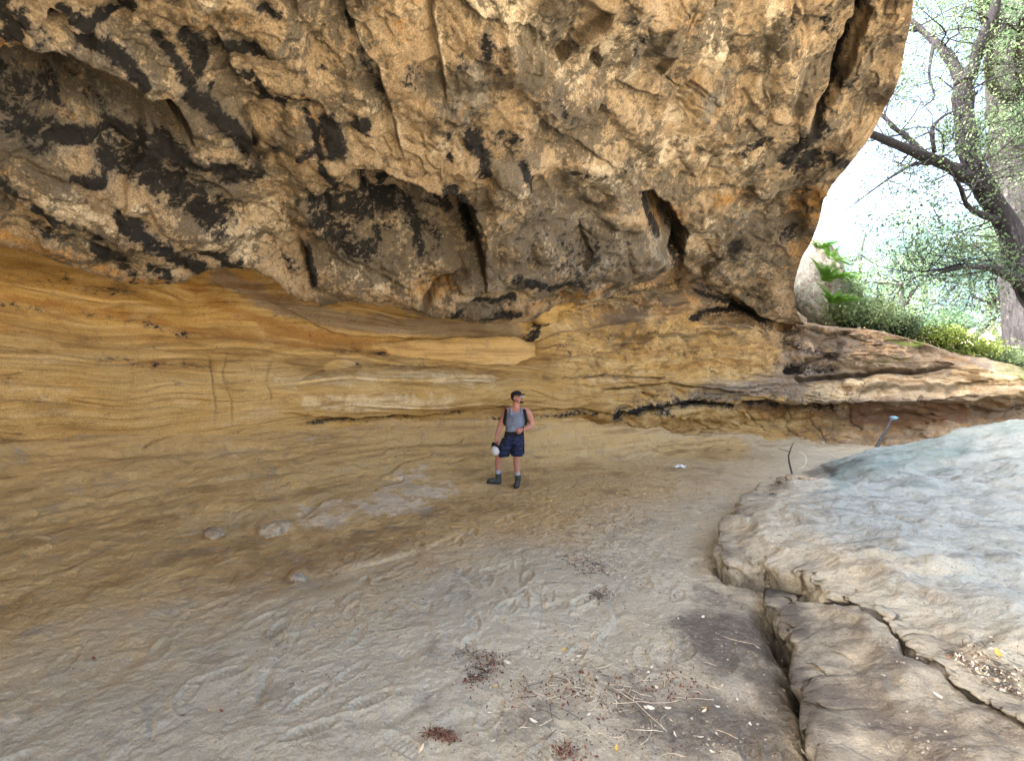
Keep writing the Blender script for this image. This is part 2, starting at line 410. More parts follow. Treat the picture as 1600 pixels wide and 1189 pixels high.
W_MASK = {
    'soot_shade': [([(0, 478), (100, 486), (200, 500), (300, 526)], 5, .42), ([(520, 545), (650, 556), (800, 562)], 5, .4), ([(150, 560), (250, 572), (330, 574)], 6, .32), ([(560, 572), (700, 576)], 5, .35), ([(0, 420), (90, 440), (200, 455)], 12, .25), ([(900, 545), (1060, 540), (1200, 560)], 40, .22), ([(1000, 625), (1200, 620), (1330, 627)], 16, .3), ([(1100, 450), (1240, 505)], 26, .4), ([(900, 480), (1060, 440)], 14, .4), ([(490, 661), (600, 657), (720, 647)], 3.5, .66), ([(960, 648), (1080, 630), (1150, 637), (1200, 633)], 7, .95), ([(1200, 634), (1300, 640), (1364, 631)], 6, .85), ([(960, 640), (1050, 645)], 8, .6), ([(1085, 495), (1112, 482), (1160, 482), (1195, 500)], 7, 1.05), ([(1080, 455), (1120, 462), (1152, 472)], 5, .9), ([(820, 525), (845, 500)], 7, .9), ([(1240, 575), (1300, 580)], 10, .62), ([(1240, 540), (1300, 560)], 8, .55), ([(760, 655), (860, 650), (930, 648)], 3, .6)],  # the line along the crack doubles as painted shade under the belly
    'ochre': [([(540, 540), (700, 552), (800, 556)], 12, .5), ([(420, 515), (560, 540)], 8, .8), ([(0, 468), (100, 476), (200, 491), (300, 517), (450, 537), (600, 548)], 9, .75), ([(285, 442), (350, 478), (430, 508), (520, 528), (640, 538), (800, 545)], 12, .72), ([(220, 567), (335, 571)], 14, .5), ([(0, 552), (125, 556)], 9, .6), ([(0, 400), (120, 430), (250, 455)], 24, .45), ([(820, 560), (1000, 560), (1200, 575)], 26, .5), ([(1030, 478), (1110, 462)], 20, 1.2), ([(900, 520), (1010, 500), (1150, 500)], 14, .6), ([(1180, 470), (1240, 440)], 10, .6), ([(840, 530), (900, 515)], 12, .6), ([(1150, 640), (1300, 643)], 7, .9), ([(1330, 545), (1430, 545)], 14, .6), ([(600, 575), (800, 580)], 10, .5)],
    'pale': [([(40, 620), (200, 625), (320, 625)], 38, .35), ([(440, 600), (620, 590), (760, 600)], 18, .5), ([(480, 628), (700, 628)], 14, .6), ([(1280, 610), (1500, 600), (1600, 604)], 20, .75), ([(1500, 590), (1600, 600)], 18, .9), ([(860, 510), (960, 520)], 14, .5), ([(1360, 595), (1460, 590)], 14, .6), ([(1200, 520), (1250, 530)], 16, .5)],
    'grey': [([(340, 428), (440, 478), (560, 502), (700, 513), (800, 515)], 18, .85), ([(1240, 560), (1380, 590), (1600, 600)], 40, .5), ([(1100, 610), (1230, 600)], 20, .6), ([(950, 500), (1100, 440)], 20, .5)],
    'red': [([(1338, 652), (1420, 650), (1500, 645)], 15, 1)],
    'moss': [([(1440, 522), (1500, 545), (1560, 572), (1620, 590)], 12, .75), ([(1560, 566), (1640, 580)], 10, .6), ([(1380, 528), (1440, 540)], 5, .6), ([(1360, 570), (1410, 560)], 8, .5)],
    'crack': [([(1070, 632), (1160, 640), (1260, 641)], 4, .6)],
}
W_MASK_E = {'soot_shade': [(1240, 577, 16, 8, 0, 1.0), (1130, 480, 45, 16, 10, .55), (1080, 628, 80, 9, -4, .6)], 'ochre': [(1070, 470, 50, 18, -10, 1.0), (1170, 545, 70, 22, 0, .5)], 'grey': [(1290, 560, 60, 30, 0, .8), (1400, 605, 120, 20, 0, .5)], 'pale': [(1130, 590, 80, 16, 0, .45), (960, 590, 90, 14, 0, .4), (1230, 545, 40, 12, 0, .5)]}

G_BUMPS = [(600, 792, 120, 32, -6, .05), (430, 822, 30, 14, 5, .06), (465, 902, 18, 10, -20, .05), (760, 960, 90, 60, 0, .04), (870, 920, 60, 40, 20, .03)]
G_SCARPS = [([(285, 832), (320, 825), (385, 830)], .05, 26, -1), ([(470, 905), (560, 885), (650, 860), (745, 825)], .03, 40, 1), ([(470, 815), (520, 770), (600, 765), (650, 745)], .05, 30, -1), ([(930, 1010), (960, 960), (945, 925)], .04, 30, 1), ([(0, 790), (80, 760), (200, 740), (330, 728)], .03, 50, 1), ([(740, 720), (860, 705), (1000, 695)], .04, 20, 1)]
G_GROOVES = [([(0, 700), (150, 712), (330, 705), (500, 700)], 4, .03), ([(400, 1110), (430, 1040), (480, 960)], 5, .015), ([(230, 1160), (250, 1100)], 5, .012), ([(150, 790), (300, 770)], 4, .02)]
G_MASK = {
    'white': [([(480, 805), (560, 795), (640, 785), (690, 770)], 22, .95), ([(620, 750), (655, 742), (670, 760)], 16, .8), ([(560, 890), (650, 865), (745, 830)], 5, .55), ([(290, 832), (380, 830)], 4, .7), ([(415, 820), (445, 822)], 10, .7), ([(0, 1130), (20, 1120)], 10, .7), ([(130, 1075), (150, 1070)], 5, .7), ([(350, 690), (500, 682), (600, 672)], 5, .4), ([(860, 985), (910, 1000)], 16, .6), ([(0, 700), (200, 690), (360, 685)], 12, .35)],
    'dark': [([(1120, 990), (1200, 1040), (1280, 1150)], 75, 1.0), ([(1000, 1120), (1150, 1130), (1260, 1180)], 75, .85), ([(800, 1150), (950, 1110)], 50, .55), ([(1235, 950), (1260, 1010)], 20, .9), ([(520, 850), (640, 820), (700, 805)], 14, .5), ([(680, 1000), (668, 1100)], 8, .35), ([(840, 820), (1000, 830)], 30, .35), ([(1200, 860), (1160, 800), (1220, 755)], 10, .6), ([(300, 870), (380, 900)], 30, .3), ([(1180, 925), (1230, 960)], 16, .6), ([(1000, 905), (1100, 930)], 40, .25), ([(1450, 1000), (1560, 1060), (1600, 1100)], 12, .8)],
    'teal': [([(1310, 738), (1400, 715), (1500, 702)], 26, .95), ([(1380, 690), (1500, 675), (1600, 665)], 18, .8), ([(1400, 750), (1500, 770)], 30, .4), ([(1270, 760), (1350, 790)], 20, .3), ([(1530, 710), (1600, 730)], 30, .4), ([(1300, 820), (1500, 860)], 40, .2)],
    'dust': [([(700, 940), (720, 1020), (690, 1110)], 60, .9), ([(500, 1050), (600, 1150)], 80, .5), ([(850, 960), (1000, 1000)], 50, .5), ([(960, 960), (1100, 920)], 30, .5), ([(1150, 900), (1170, 930)], 30, .6), ([(100, 1000), (250, 980)], 80, .4)],
    'crack': [([(1340, 722), (1262, 740)], 5, .5), ([(1285, 733), (1300, 740)], 6, .9)],
    'ochre': [([(700, 690), (900, 690), (1050, 700), (1150, 700)], 24, .9)],
}
G_MASK_E = {'stone': [(1450, 900, 200, 120, 20, .3)], 'ochre': [(60, 720, 300, 60, 0, .9)]}

# ================================================================ materials of the rock and the ground
def rock_material(name, tan_a, tan_b, grey_c, ochre_c, pale_c, strata=0.0, grain=1.0, patina=0.0):
    """masks: ma = soot, ochre, pale, grey   mb = moss, crack with painted crevice shade, red, patina"""
    m = NT(name)
    soot_shade, ochre, pale, grey = m.attr('ma')
    moss, crack, red, pat = m.attr('mb')
    n1 = m.noise(0.9, 5, 0.6, 0.6)
    n2 = m.noise(4.5, 6, 0.65, 0.4)
    n3 = m.noise(17, 5, 0.7)
    n4 = m.noise(60, 3, 0.7)
    c = m.mix(m.ramp(n1, 0.35, 0.65), tan_a, tan_b)
    if strata:
        warp = m.new('VectorMath'); warp.operation = 'MULTIPLY_ADD'
        nn = m.new('TexNoise'); m.link(m.pos, nn.inputs['Vector']); nn.inputs['Scale'].default_value = 0.35; nn.inputs['Detail'].default_value = 3
        m.link(nn.outputs['Color'], warp.inputs[0]); warp.inputs[1].default_value = (0.2, 0.2, 1.1); m.link(m.pos, warp.inputs[2])
        st = m.noise(1.0, 7, 0.62, 0.0, m.mapped((0.28, 0.28, 9.0), warp.outputs[0]))
        st2 = m.noise(1.0, 5, 0.6, 0.0, m.mapped((0.9, 0.9, 38.0), warp.outputs[0]))
        c = m.mix(m.ramp(st, 0.45, 0.72, 0, 0.6 * strata), c, ochre_c)
        c = m.mix(m.ramp(st, 0.46, 0.28, 0, 0.5 * strata), c, pale_c)
        c = m.mix(m.ramp(st2, 0.48, 0.70, 0, 0.5 * strata), c, tuple(x * 0.5 for x in ochre_c))
    brk = m.math('ADD', m.math('MULTIPLY', n2, 0.5), m.math('MULTIPLY', st, 0.5)) if strata else n2
    gm = m.ramp(m.math('ADD', grey, m.math('MULTIPLY_ADD', brk, 2.0, -1.0)), 0.35, 0.75)
    c = m.mix(gm, c, grey_c)
    om = m.ramp(m.math('ADD', ochre, m.math('MULTIPLY_ADD', brk, 2.0, -1.0)), 0.35, 0.8)
    c = m.mix(om, c, ochre_c)
    pm = m.ramp(m.math('ADD', pale, m.math('MULTIPLY_ADD', brk, 2.0, -1.0)), 0.35, 0.75)
    c = m.mix(pm, c, pale_c)
    c = m.mix(m.ramp(m.math('ADD', red, m.math('MULTIPLY_ADD', n2, 0.5, -0.25)), 0.25, 0.8), c, (0.17, 0.075, 0.04))
    if 1:
        if strata:
            c = m.mix(m.ramp(m.math('ADD', pat, m.math('MULTIPLY_ADD', n2, 1.2, -0.6)), 0.35, 0.95, 0, 0.8), c, m.mix(m.ramp(n1, 0.35, 0.65), (0.37, 0.27, 0.17), (0.30, 0.20, 0.11)))
        n6 = m.noise(1.5, 10, 0.66, 0.5)
        c = m.mix(m.math('MULTIPLY', pat, m.ramp(m.math('ADD', m.math('MULTIPLY_ADD', grey, 0.12, n6), m.math('MULTIPLY_ADD', n3, 0.5, -0.25)), 0.485, 0.575, 0, 0.88)), c, m.mix(n3, (0.05, 0.042, 0.034), (0.15, 0.125, 0.095)))
    if strata:
        n7 = m.noise(1.0, 8, 0.7, 0.3, m.mapped((1.2, 1.2, 4.5)))
        c = m.mix(m.ramp(n7, 0.49, 0.66, 0, 0.65), c, (0.20, 0.115, 0.045))
        c = m.mix(m.ramp(n7, 0.46, 0.30, 0, 0.4), c, (0.50, 0.42, 0.29))
    # weathering flecks
    c = m.mix(m.math('MULTIPLY', m.ramp(n3, 0.52, 0.72), 0.42 * grain), c, m.mix(0.5, grey_c, (0.05, 0.04, 0.03)))
    c = m.mix(m.math('MULTIPLY', m.ramp(n3, 0.46, 0.28), 0.22 * grain), c, pale_c)
    c = m.mix(1.0, c, m.grey(m.ramp(n4, 0.25, 0.75, 1.0 - 0.45 * max(grain, .6), 1.0 + 0.35 * max(grain, .6))), 'MULTIPLY')
    c = m.mix(m.ramp(m.math('ADD', moss, m.math('MULTIPLY_ADD', n2, 0.9, -0.45)), 0.4, 0.7), c, m.mix(n3, (0.05, 0.09, 0.012), (0.14, 0.19, 0.03)))
    n8 = m.noise(1.0, 9, 0.74, 0.4, m.mapped((9, 13, 13)))
    sv = m.math('ADD', soot_shade, m.math('MULTIPLY_ADD', n2, 1.5, -0.82))
    sv = m.math('ADD', sv, m.math('MULTIPLY_ADD', n8, 2.6, -1.3))
    sv = m.math('ADD', sv, m.math('MULTIPLY_ADD', n3, 0.8, -0.4))
    sv = m.math('ADD', sv, m.math('MULTIPLY_ADD', n4, 0.5, -0.25))
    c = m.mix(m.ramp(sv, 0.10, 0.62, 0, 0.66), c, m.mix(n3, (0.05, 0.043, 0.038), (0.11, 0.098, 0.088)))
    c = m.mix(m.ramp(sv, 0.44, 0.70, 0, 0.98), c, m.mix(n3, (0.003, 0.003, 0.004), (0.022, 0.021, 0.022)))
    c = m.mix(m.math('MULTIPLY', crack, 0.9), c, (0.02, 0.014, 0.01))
    nb = m.bump(m.noise(7, 8, 0.68, 0.3), 0.45 * grain + 0.15, 0.06)
    nb = m.bump(n4, 0.5 * max(grain, .6), 0.012, nb)
    return m.done(c, 0.92, nb)


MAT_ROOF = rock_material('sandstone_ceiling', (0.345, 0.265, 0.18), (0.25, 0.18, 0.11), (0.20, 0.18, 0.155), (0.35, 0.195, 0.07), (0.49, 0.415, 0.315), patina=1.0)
MAT_WALL = rock_material('sandstone_wall', (0.49, 0.35, 0.15), (0.42, 0.275, 0.095), (0.26, 0.21, 0.155), (0.32, 0.175, 0.055), (0.60, 0.49, 0.30), strata=1.0, grain=0.22)


def ground_material():
    """ma = ochre sand, pale stone, dark soil, teal   mb = crack with painted undercut shade, white patch"""
    m = NT('cave_floor_sand')
    och, stone, dark, teal = m.attr('ma')
    crack, white, dust, _ = m.attr('mb')
    n1 = m.noise(0.8, 5, 0.6, 0.5)
    n2 = m.noise(5, 6, 0.68, 0.2)
    n5 = m.noise(3.0, 9, 0.70, 0.2)
    n3 = m.noise(24, 5, 0.7)
    n4 = m.noise(95, 3, 0.7)
    c = m.mix(m.ramp(n1, 0.3, 0.7), (0.50, 0.445, 0.315), (0.57, 0.515, 0.37))
    c = m.mix(m.ramp(m.math('ADD', och, m.math('MULTIPLY_ADD', n2, 0.6, -0.3)), 0.1, 0.9), c, m.mix(n2, (0.55, 0.355, 0.13), (0.65, 0.465, 0.215)))
    bd = m.noise(1.0, 8, 0.66, 0.2, m.mapped((0.55, 0.55, 7.0)))
    oq = m.ramp(och, 0.25, 0.7)
    c = m.mix(m.math('MULTIPLY', oq, m.ramp(bd, 0.49, 0.62, 0, 0.6)), c, (0.27, 0.155, 0.055))
    c = m.mix(m.math('MULTIPLY', oq, m.ramp(bd, 0.47, 0.33, 0, 0.55)), c, (0.58, 0.46, 0.26))
    c = m.mix(m.ramp(m.math('ADD', dust, m.math('MULTIPLY_ADD', n5, 1.6, -0.8)), 0.2, 1.1), c, (0.52, 0.48, 0.36))
    c = m.mix(m.ramp(m.math('ADD', stone, m.math('MULTIPLY_ADD', n2, 0.7, -0.35)), 0.25, 0.85), c, m.mix(n2, (0.29, 0.315, 0.275), (0.44, 0.46, 0.40)))
    sk = m.noise(1.0, 9, 0.68, 0.5, m.mapped((1.1, 3.2, 3.2)))
    c = m.mix(m.math('MULTIPLY', m.ramp(stone, 0.2, 0.6), m.ramp(sk, 0.53, 0.68, 0, 0.75)), c, m.mix(n3, (0.07, 0.075, 0.07), (0.17, 0.175, 0.16)))
    c = m.mix(m.ramp(m.math('ADD', teal, m.math('MULTIPLY_ADD', sk, 2.2, -1.1)), 0.3, 1.1, 0, 0.75), c, m.mix(n3, (0.13, 0.20, 0.165), (0.30, 0.38, 0.33)))
    c = m.mix(m.ramp(m.math('ADD', white, m.math('MULTIPLY_ADD', n5, 3.8, -1.95)), 0.4, 1.0), c, (0.70, 0.58, 0.40))
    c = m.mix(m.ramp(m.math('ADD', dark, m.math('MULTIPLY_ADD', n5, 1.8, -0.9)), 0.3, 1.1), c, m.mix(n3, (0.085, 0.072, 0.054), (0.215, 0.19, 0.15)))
    c = m.mix(m.ramp(n5, 0.5, 0.7, 0, 0.45), c, (0.20, 0.165, 0.13))
    c = m.mix(m.ramp(n5, 0.46, 0.3, 0, 0.4), c, (0.46, 0.40, 0.32))
    c = m.mix(m.math('MULTIPLY', m.ramp(n3, 0.55, 0.75), 0.5), c, (0.12, 0.095, 0.07))
    c = m.mix(m.math('MULTIPLY', m.ramp(n3, 0.42, 0.25), 0.5), c, (0.5, 0.45, 0.37))
    c = m.mix(1.0, c, m.grey(m.ramp(n4, 0.25, 0.75, 0.82, 1.15)), 'MULTIPLY')
    c = m.mix(m.math('MULTIPLY', crack, 0.85), c, (0.03, 0.025, 0.02))
    nb = m.bump(m.noise(3.2, 10, 0.66, 0.15), 0.8, 0.15)
    nb = m.bump(m.noise(13, 7, 0.72, 0.15), 0.6, 0.04, nb)
    nb = m.bump(n3, 0.5, 0.02, nb)
    nb = m.bump(n4, 0.4, 0.006, nb)
    return m.done(c, 0.95, nb)


MAT_GROUND = ground_material()

# ================================================================ the shape of the shelter, seen in plan from the standing point
U0, V0 = 800.0, 594.5
az = lambda u: np.arctan((np.asarray(u, float) - U0) / FPX)


def uv_of(P):
    y = np.maximum(P[:, 1], 0.05)
    u = U0 + FPX * P[:, 0] / y
    v = V0 - FPX * (P[:, 2] - EYE) / y
    bad = P[:, 1] < 0.05
    u[bad] = -9e3
    return u, v


LIP_UV = [(0, 377), (50, 386), (100, 404), (150, 424), (195, 440), (230, 443), (270, 437), (290, 433), (315, 421), (340, 415), (375, 414), (400, 419), (425, 436), (450, 458),
          (500, 472), (540, 467), (600, 472), (650, 487), (700, 493), (760, 503), (800, 505), (835, 494), (870, 478), (930, 467), (985, 449), (1030, 430), (1065, 408),
          (1090, 432), (1120, 452), (1150, 462), (1185, 490), (1215, 500), (1262, 510), (1300, 512)]
CRK_UV = [(0, 662), (200, 666), (300, 667), (450, 660), (600, 655), (700, 648), (800, 640), (900, 643), (1000, 648), (1100, 640), (1200, 632), (1300, 631), (1400, 629), (1500, 622), (1600, 612)]
LED_UV = [(1240, 506), (1262, 510), (1300, 514), (1340, 516), (1380, 521), (1420, 530), (1460, 543), (1500, 560), (1550, 580), (1600, 592), (1700, 606)]


def slope_of(uv, phi, left, right):
    k = np.asarray(uv, float)
    ph = az(k[:, 0])
    m = (V0 - k[:, 1]) / FPX * np.cos(ph)
    xs = np.concatenate([[-pi], ph, [pi]])
    ys = np.concatenate([[left], m, [right]])
    return np.interp(phi, xs, ys)


lipm = lambda phi: slope_of(LIP_UV, phi, 0.26, 0.0973)
crkm = lambda phi: slope_of(CRK_UV, phi, -0.07, -0.01)
ledm = lambda phi: slope_of(LED_UV, phi, 0.1, -0.02)
D_ = np.radians
_pg = np.linspace(-pi, pi, 2881)
_ls = np.interp(_pg, _pg, lipm(_pg))
_kk = np.exp(-(np.arange(-120, 121) * 0.125 / 6.0) ** 2)
_ls = np.convolve(np.pad(_ls, 120, mode='edge'), _kk / _kk.sum(), 'valid')
lips = lambda phi: np.interp(phi, _pg, _ls)
R_LIP = lambda phi: spl(D_([-180, -110, -75, -47.5, -28.6, 0, 2.3, 15.3, 22.3, 28.6, 31.5, 60, 180]), [4.6, 4.6, 5.1, 6.4, 7.3, 8.75, 8.95, 10.3, 12.0, 14.0, 15.1, 15.2, 15.2], phi)
R_CRK = lambda phi: spl(D_([-180, -110, -75, -47.5, -28.6, 0, 15.3, 28.6, 34, 39.3, 47.5, 60, 75, 180]), [6.0, 5.9, 6.2, 7.7, 8.3, 9.8, 11.4, 14.6, 15.6, 16.0, 16.3, 17.5, 19, 19], phi)
Z_TOP = lambda phi: spl(D_([-180, -60, -30, 0, 20, 40, 60, 180]), [4.9, 4.9, 5.1, 5.5, 6.2, 7.0, 7.0, 7.0], phi)


def fine_relief(P, amp=1.0):
    return amp * (0.035 * fbm(P * 3.0, 4) + 0.012 * fbm(P * 14, 3))


# ---------------------------------------------------------------- the ceiling
def build_ceiling():
    nr, nc = int(620 * Q), int(1050 * Q)
    # right-hand drip line, from where it meets the ledge up over the standing point
    E = np.array([(1262, 510), (1246, 490), (1240, 462), (1243, 432), (1252, 405), (1268, 378), (1280, 345), (1288, 312), (1300, 288), (1325, 255), (1352, 220), (1378, 184), (1396, 150), (1408, 112), (1415, 70), (1424, 30), (1428, 0), (1436, -60), (1470, -200), (1560, -420), (1800, -800)], float)
    eph = az(E[:, 0])
    em = (V0 - E[:, 1]) / FPX * np.cos(eph)
    eph = np.concatenate([eph, D_([75, 84, 90, 90])])
    em = np.concatenate([em, [1.5, 1.9, 3.0, 16.0]])
    L = np.concatenate([[0], np.cumsum(np.hypot(np.diff(eph), np.diff(np.minimum(em, 3))))])
    tk = np.concatenate([np.linspace(0, 1.02, int(nr * 0.86))[:-1], np.linspace(1.02, L[-1], nr - int(nr * 0.86) + 1)])
    phE, mE = np.interp(tk, L, eph), np.interp(tk, L, em)
    w = int(26 * Q)
    a = np.radians(np.concatenate([np.linspace(-112, -50, int(50 * Q))[:-1]]))
    na = len(a)
    s = np.linspace(0, 1, nc - na)
    ph = np.empty((nr, nc)); m = np.empty((nr, nc))
    ph[:, :na] = a
    lo = D_(-50)
    ph[:, na:] = lo + (phE[:, None] - lo) * s[None, :]
    # equal steps on the picture in the visible part
    ph[:, na:] = np.arctan(np.tan(lo) + (np.tan(np.minimum(phE, 1.5))[:, None] - np.tan(lo)) * s[None, :]) * (tk[:, None] < 1.0) + ph[:, na:] * (tk[:, None] >= 1.0)
    jit = np.stack([ph.ravel() * 14, 0 * ph.ravel(), 0 * ph.ravel() + 3], -1).astype(np.float32)
    lm = lipm(ph) + (0.010 * fbm(jit, 3) + 0.006 * fbm(jit * 4, 3)).reshape(ph.shape) * (phE[:, None] - ph > 0.02)
    fade = np.exp(-(tk / 0.28) ** 1.5)[:, None]
    cosr = np.cos(np.clip(ph, -1.2, 1.2)) / np.cos(np.clip(phE, -1.2, 1.2))[:, None]
    up = mE[:, None] - mE[0]
    m = lm * fade + (1 - fade) * (0.16 + 0.02) + up * (0.5 + 0.5 * np.minimum(cosr, 1.4)) + (mE[0] - 0.18) * (1 - fade) * sstep(-0.3, 0.6, ph)
    m[:, -1] = mE
    k = sstep(0.9, 1.0, (np.arange(nc) - na) / (nc - na))[None, :]
    m = m * (1 - k) + (mE[:, None] + (lm - lm[:, -1:]) * fade) * k
    ph, m = ph.ravel(), m.ravel()
    rl, zl, zt = R_LIP(ph), EYE + lips(ph) * R_LIP(ph), Z_TOP(ph)
    # slope m -> radius on the vault z = zt - (zt-zl)(r/rl)^p
    p = 1.9
    a_, b_ = np.zeros_like(m), rl * 1.25
    for _ in range(40):
        c_ = (a_ + b_) / 2
        f = zt - (zt - zl) * (c_ / rl) ** p - EYE - m * c_
        hi = f > 0
        a_ = np.where(hi, c_, a_); b_ = np.where(hi, b_, c_)
    r = (a_ + b_) / 2
    P = np.stack([np.sin(ph) * r, np.cos(ph) * r, EYE + m * r], -1)
    u, v = uv_of(P)
    G = P.reshape(nr, nc, 3)
    N = grid_normals(P, nr, nc)
    if (N * (np.array([0, 0, EYE]) - P)).sum(1).mean() < 0: N = -N
    D = np.zeros(len(P), np.float64)
    # warp of the picture position so that drawn edges run as ragged as stone
    q = P.astype(np.float32)
    wu, wv = 9 * fbm(q * 1.6, 3) + 3.0 * fbm(q * 7, 2), 9 * fbm(q * 1.6 + 31, 3) + 3.0 * fbm(q * 7 + 11, 2)
    uw, vw = u + wu, v + wv
    # ---- relief
    D += 0.32 * fbm(q * 0.55, 3) + 0.15 * fbm(q * 1.5, 3)
    # natural exfoliation: scalloped terraces
    th = 2.6 * fbm(q * 0.75 + np.stack([fbm(q * 1.3, 2)] * 3, -1) * 0.35, 4) + 0.25 * fbm(q * 5, 3)
    fr = th * 2.1 - np.floor(th * 2.1)
    ter = (np.floor(th * 2.1) + sstep(0.0, 0.07, fr)) / 2.1
    region = sstep(-0.15, 0.35, fbm(q * 0.4 + 5, 2) + 0.15)
    D += 0.065 * (ter - th * 0.75) * region
    th2 = 3 * fbm(q * 2.1 + 17, 4)
    fr = th2 - np.floor(th2)
    D += 0.018 * (np.floor(th2) + sstep(0, 0.09, fr) - th2 * 0.8)
    # knobbly pits
    D -= 0.06 * np.clip(fbm(q * 2.6 + 3, 3, ridge=True) - 0.25, 0, 1) * sstep(0, 0.3, fbm(q * 0.7 + 9, 2) + 0.1)
    D += fine_relief(q, 1.0)
    for pts, h, fd, sd in SCARPS: scarp(D, uw, vw, pts, h * (1.7 if h < 0.15 else 1.1), fd, side=sd)
    for b in BUMPS: bump_e(D, uw, vw, *b)
    rg = np.random.default_rng(42)
    for _ in range(170):                       # small weathered hollows and bosses
        s = rg.uniform(10, 46)
        bump_e(D, uw + 0.25 * s * wu / 9, vw + 0.25 * s * wv / 9, rg.uniform(-60, 1400), rg.uniform(-40, 480), s, s * rg.uniform(.35, .8), rg.uniform(0, 70), -rg.uniform(.02, .0022 * s + .02) if rg.uniform() < .7 else rg.uniform(.02, .07))
    for pts, wd, h in GROOVES: groove(D, uw, vw, pts, wd, h)
    edge = np.tile(np.concatenate([np.zeros(nc - w), np.linspace(0, 1, w)]), nr)
    lipfade = np.repeat(sstep(0, 10 * Q, np.arange(nr)), nc)
    D = D * (0.25 + 0.75 * lipfade) * (1 - 0.6 * edge)
    # the rib along the drip line turns away round its edge
    P = P + N * D[:, None]
    # ---- masks
    M = {k: np.zeros(len(P)) for k in ('soot_shade', 'ochre', 'pale', 'grey', 'moss', 'crack', 'red', 'lich')}
    for pts, wd, amp in SOOT_SHADE: stroke(M['soot_shade'], uw, vw, pts, wd, amp)
    for e in SOOT_SHADE_E: eblob(M['soot_shade'], uw, vw, *e)
    for e in OCHRE_E: eblob(M['ochre'], uw, vw, *e)
    for pts, wd, amp in OCHRE: stroke(M['ochre'], uw, vw, pts, wd, amp)
    for e in PALE_E: eblob(M['pale'], uw, vw, *e)
    for pts, wd, amp in PALE: stroke(M['pale'], uw, vw, pts, wd, amp)
    for e in GREY_E: eblob(M['grey'], uw, vw, *e)
    for pts, wd, h in GROOVES: stroke(M['crack'], uw, vw, pts, wd * 0.55, 0.55)
    for pts, h, fd, sd in SCARPS: stroke(M['crack'], uw, vw, pts, 2.4, min(0.9, 6 * h))  # thin dark lines paint in crevice shade and dirt along the flake edges
    M['grey'] += 0.35 * fbm(q * 0.9 + 40, 3)
    M['ochre'] += 0.3 * sstep(0.1, 0.6, fbm(q * 0.8 + 60, 3))
    ma = np.stack([M['soot_shade'], M['ochre'], M['pale'], M['grey']], -1)
    M['lich'] += np.clip(1.0 - 0.0 * u, 0, 1)
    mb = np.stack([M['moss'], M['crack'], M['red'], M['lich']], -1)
    G = P.reshape(nr, nc, 3)
    # lower lip rolls back under, into the recess
    rows = []
    out = G[0] * [1, 1, 0]
    out = out / (np.linalg.norm(out, axis=1, keepdims=True) + 1e-9)
    for i, (dr, dz) in enumerate([(0.9, 0.30), (0.5, 0.10), (0.22, 0.0), (0.08, -0.025)]):
        rows.append(G[0] + out * dr + np.array([0, 0, dz]))
    G2 = np.concatenate([np.stack(rows), G], 0)
    # outer face: from the drip line outwards and up over an unseen massif, its height shaped to block the sun
    cols = []
    e = G2[:, -1]
    t = np.clip((np.arange(len(e)) / len(e)), 0, 1)[:, None]
    for k, (ox, oy, oz) in enumerate([(0.02, 0.10, 0.05), (0.0, 0.25, 0.16), (-0.06, 0.4, 0.4), (-0.2, 0.6, 0.9), (-0.4, 0.9, 2.4), (-1.0, 1.2, 3.9), (-2.4, 1.4, 5.6), (-6, 1.6, 6.8), (-14, 0.6, 6.0), (-26, -2, 0.0)]):
        nz = fbm((e + 3 * k).astype(np.float32) * 1.2, 3)[:, None] * 0.12 * min(k, 4)
        cols.append(e + np.array([ox, oy, oz]) + nz)
    G2 = np.concatenate([G2, np.stack(cols, 1)], 1)
    pad = lambda A: np.pad(A.reshape(nr, nc, 4), ((4, 0), (0, len(cols)), (0, 0)), mode='edge').reshape(-1, 4)
    n2r, n2c = G2.shape[:2]
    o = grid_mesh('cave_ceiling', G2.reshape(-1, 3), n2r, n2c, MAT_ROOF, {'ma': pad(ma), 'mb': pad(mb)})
    tag(o, kind='structure')


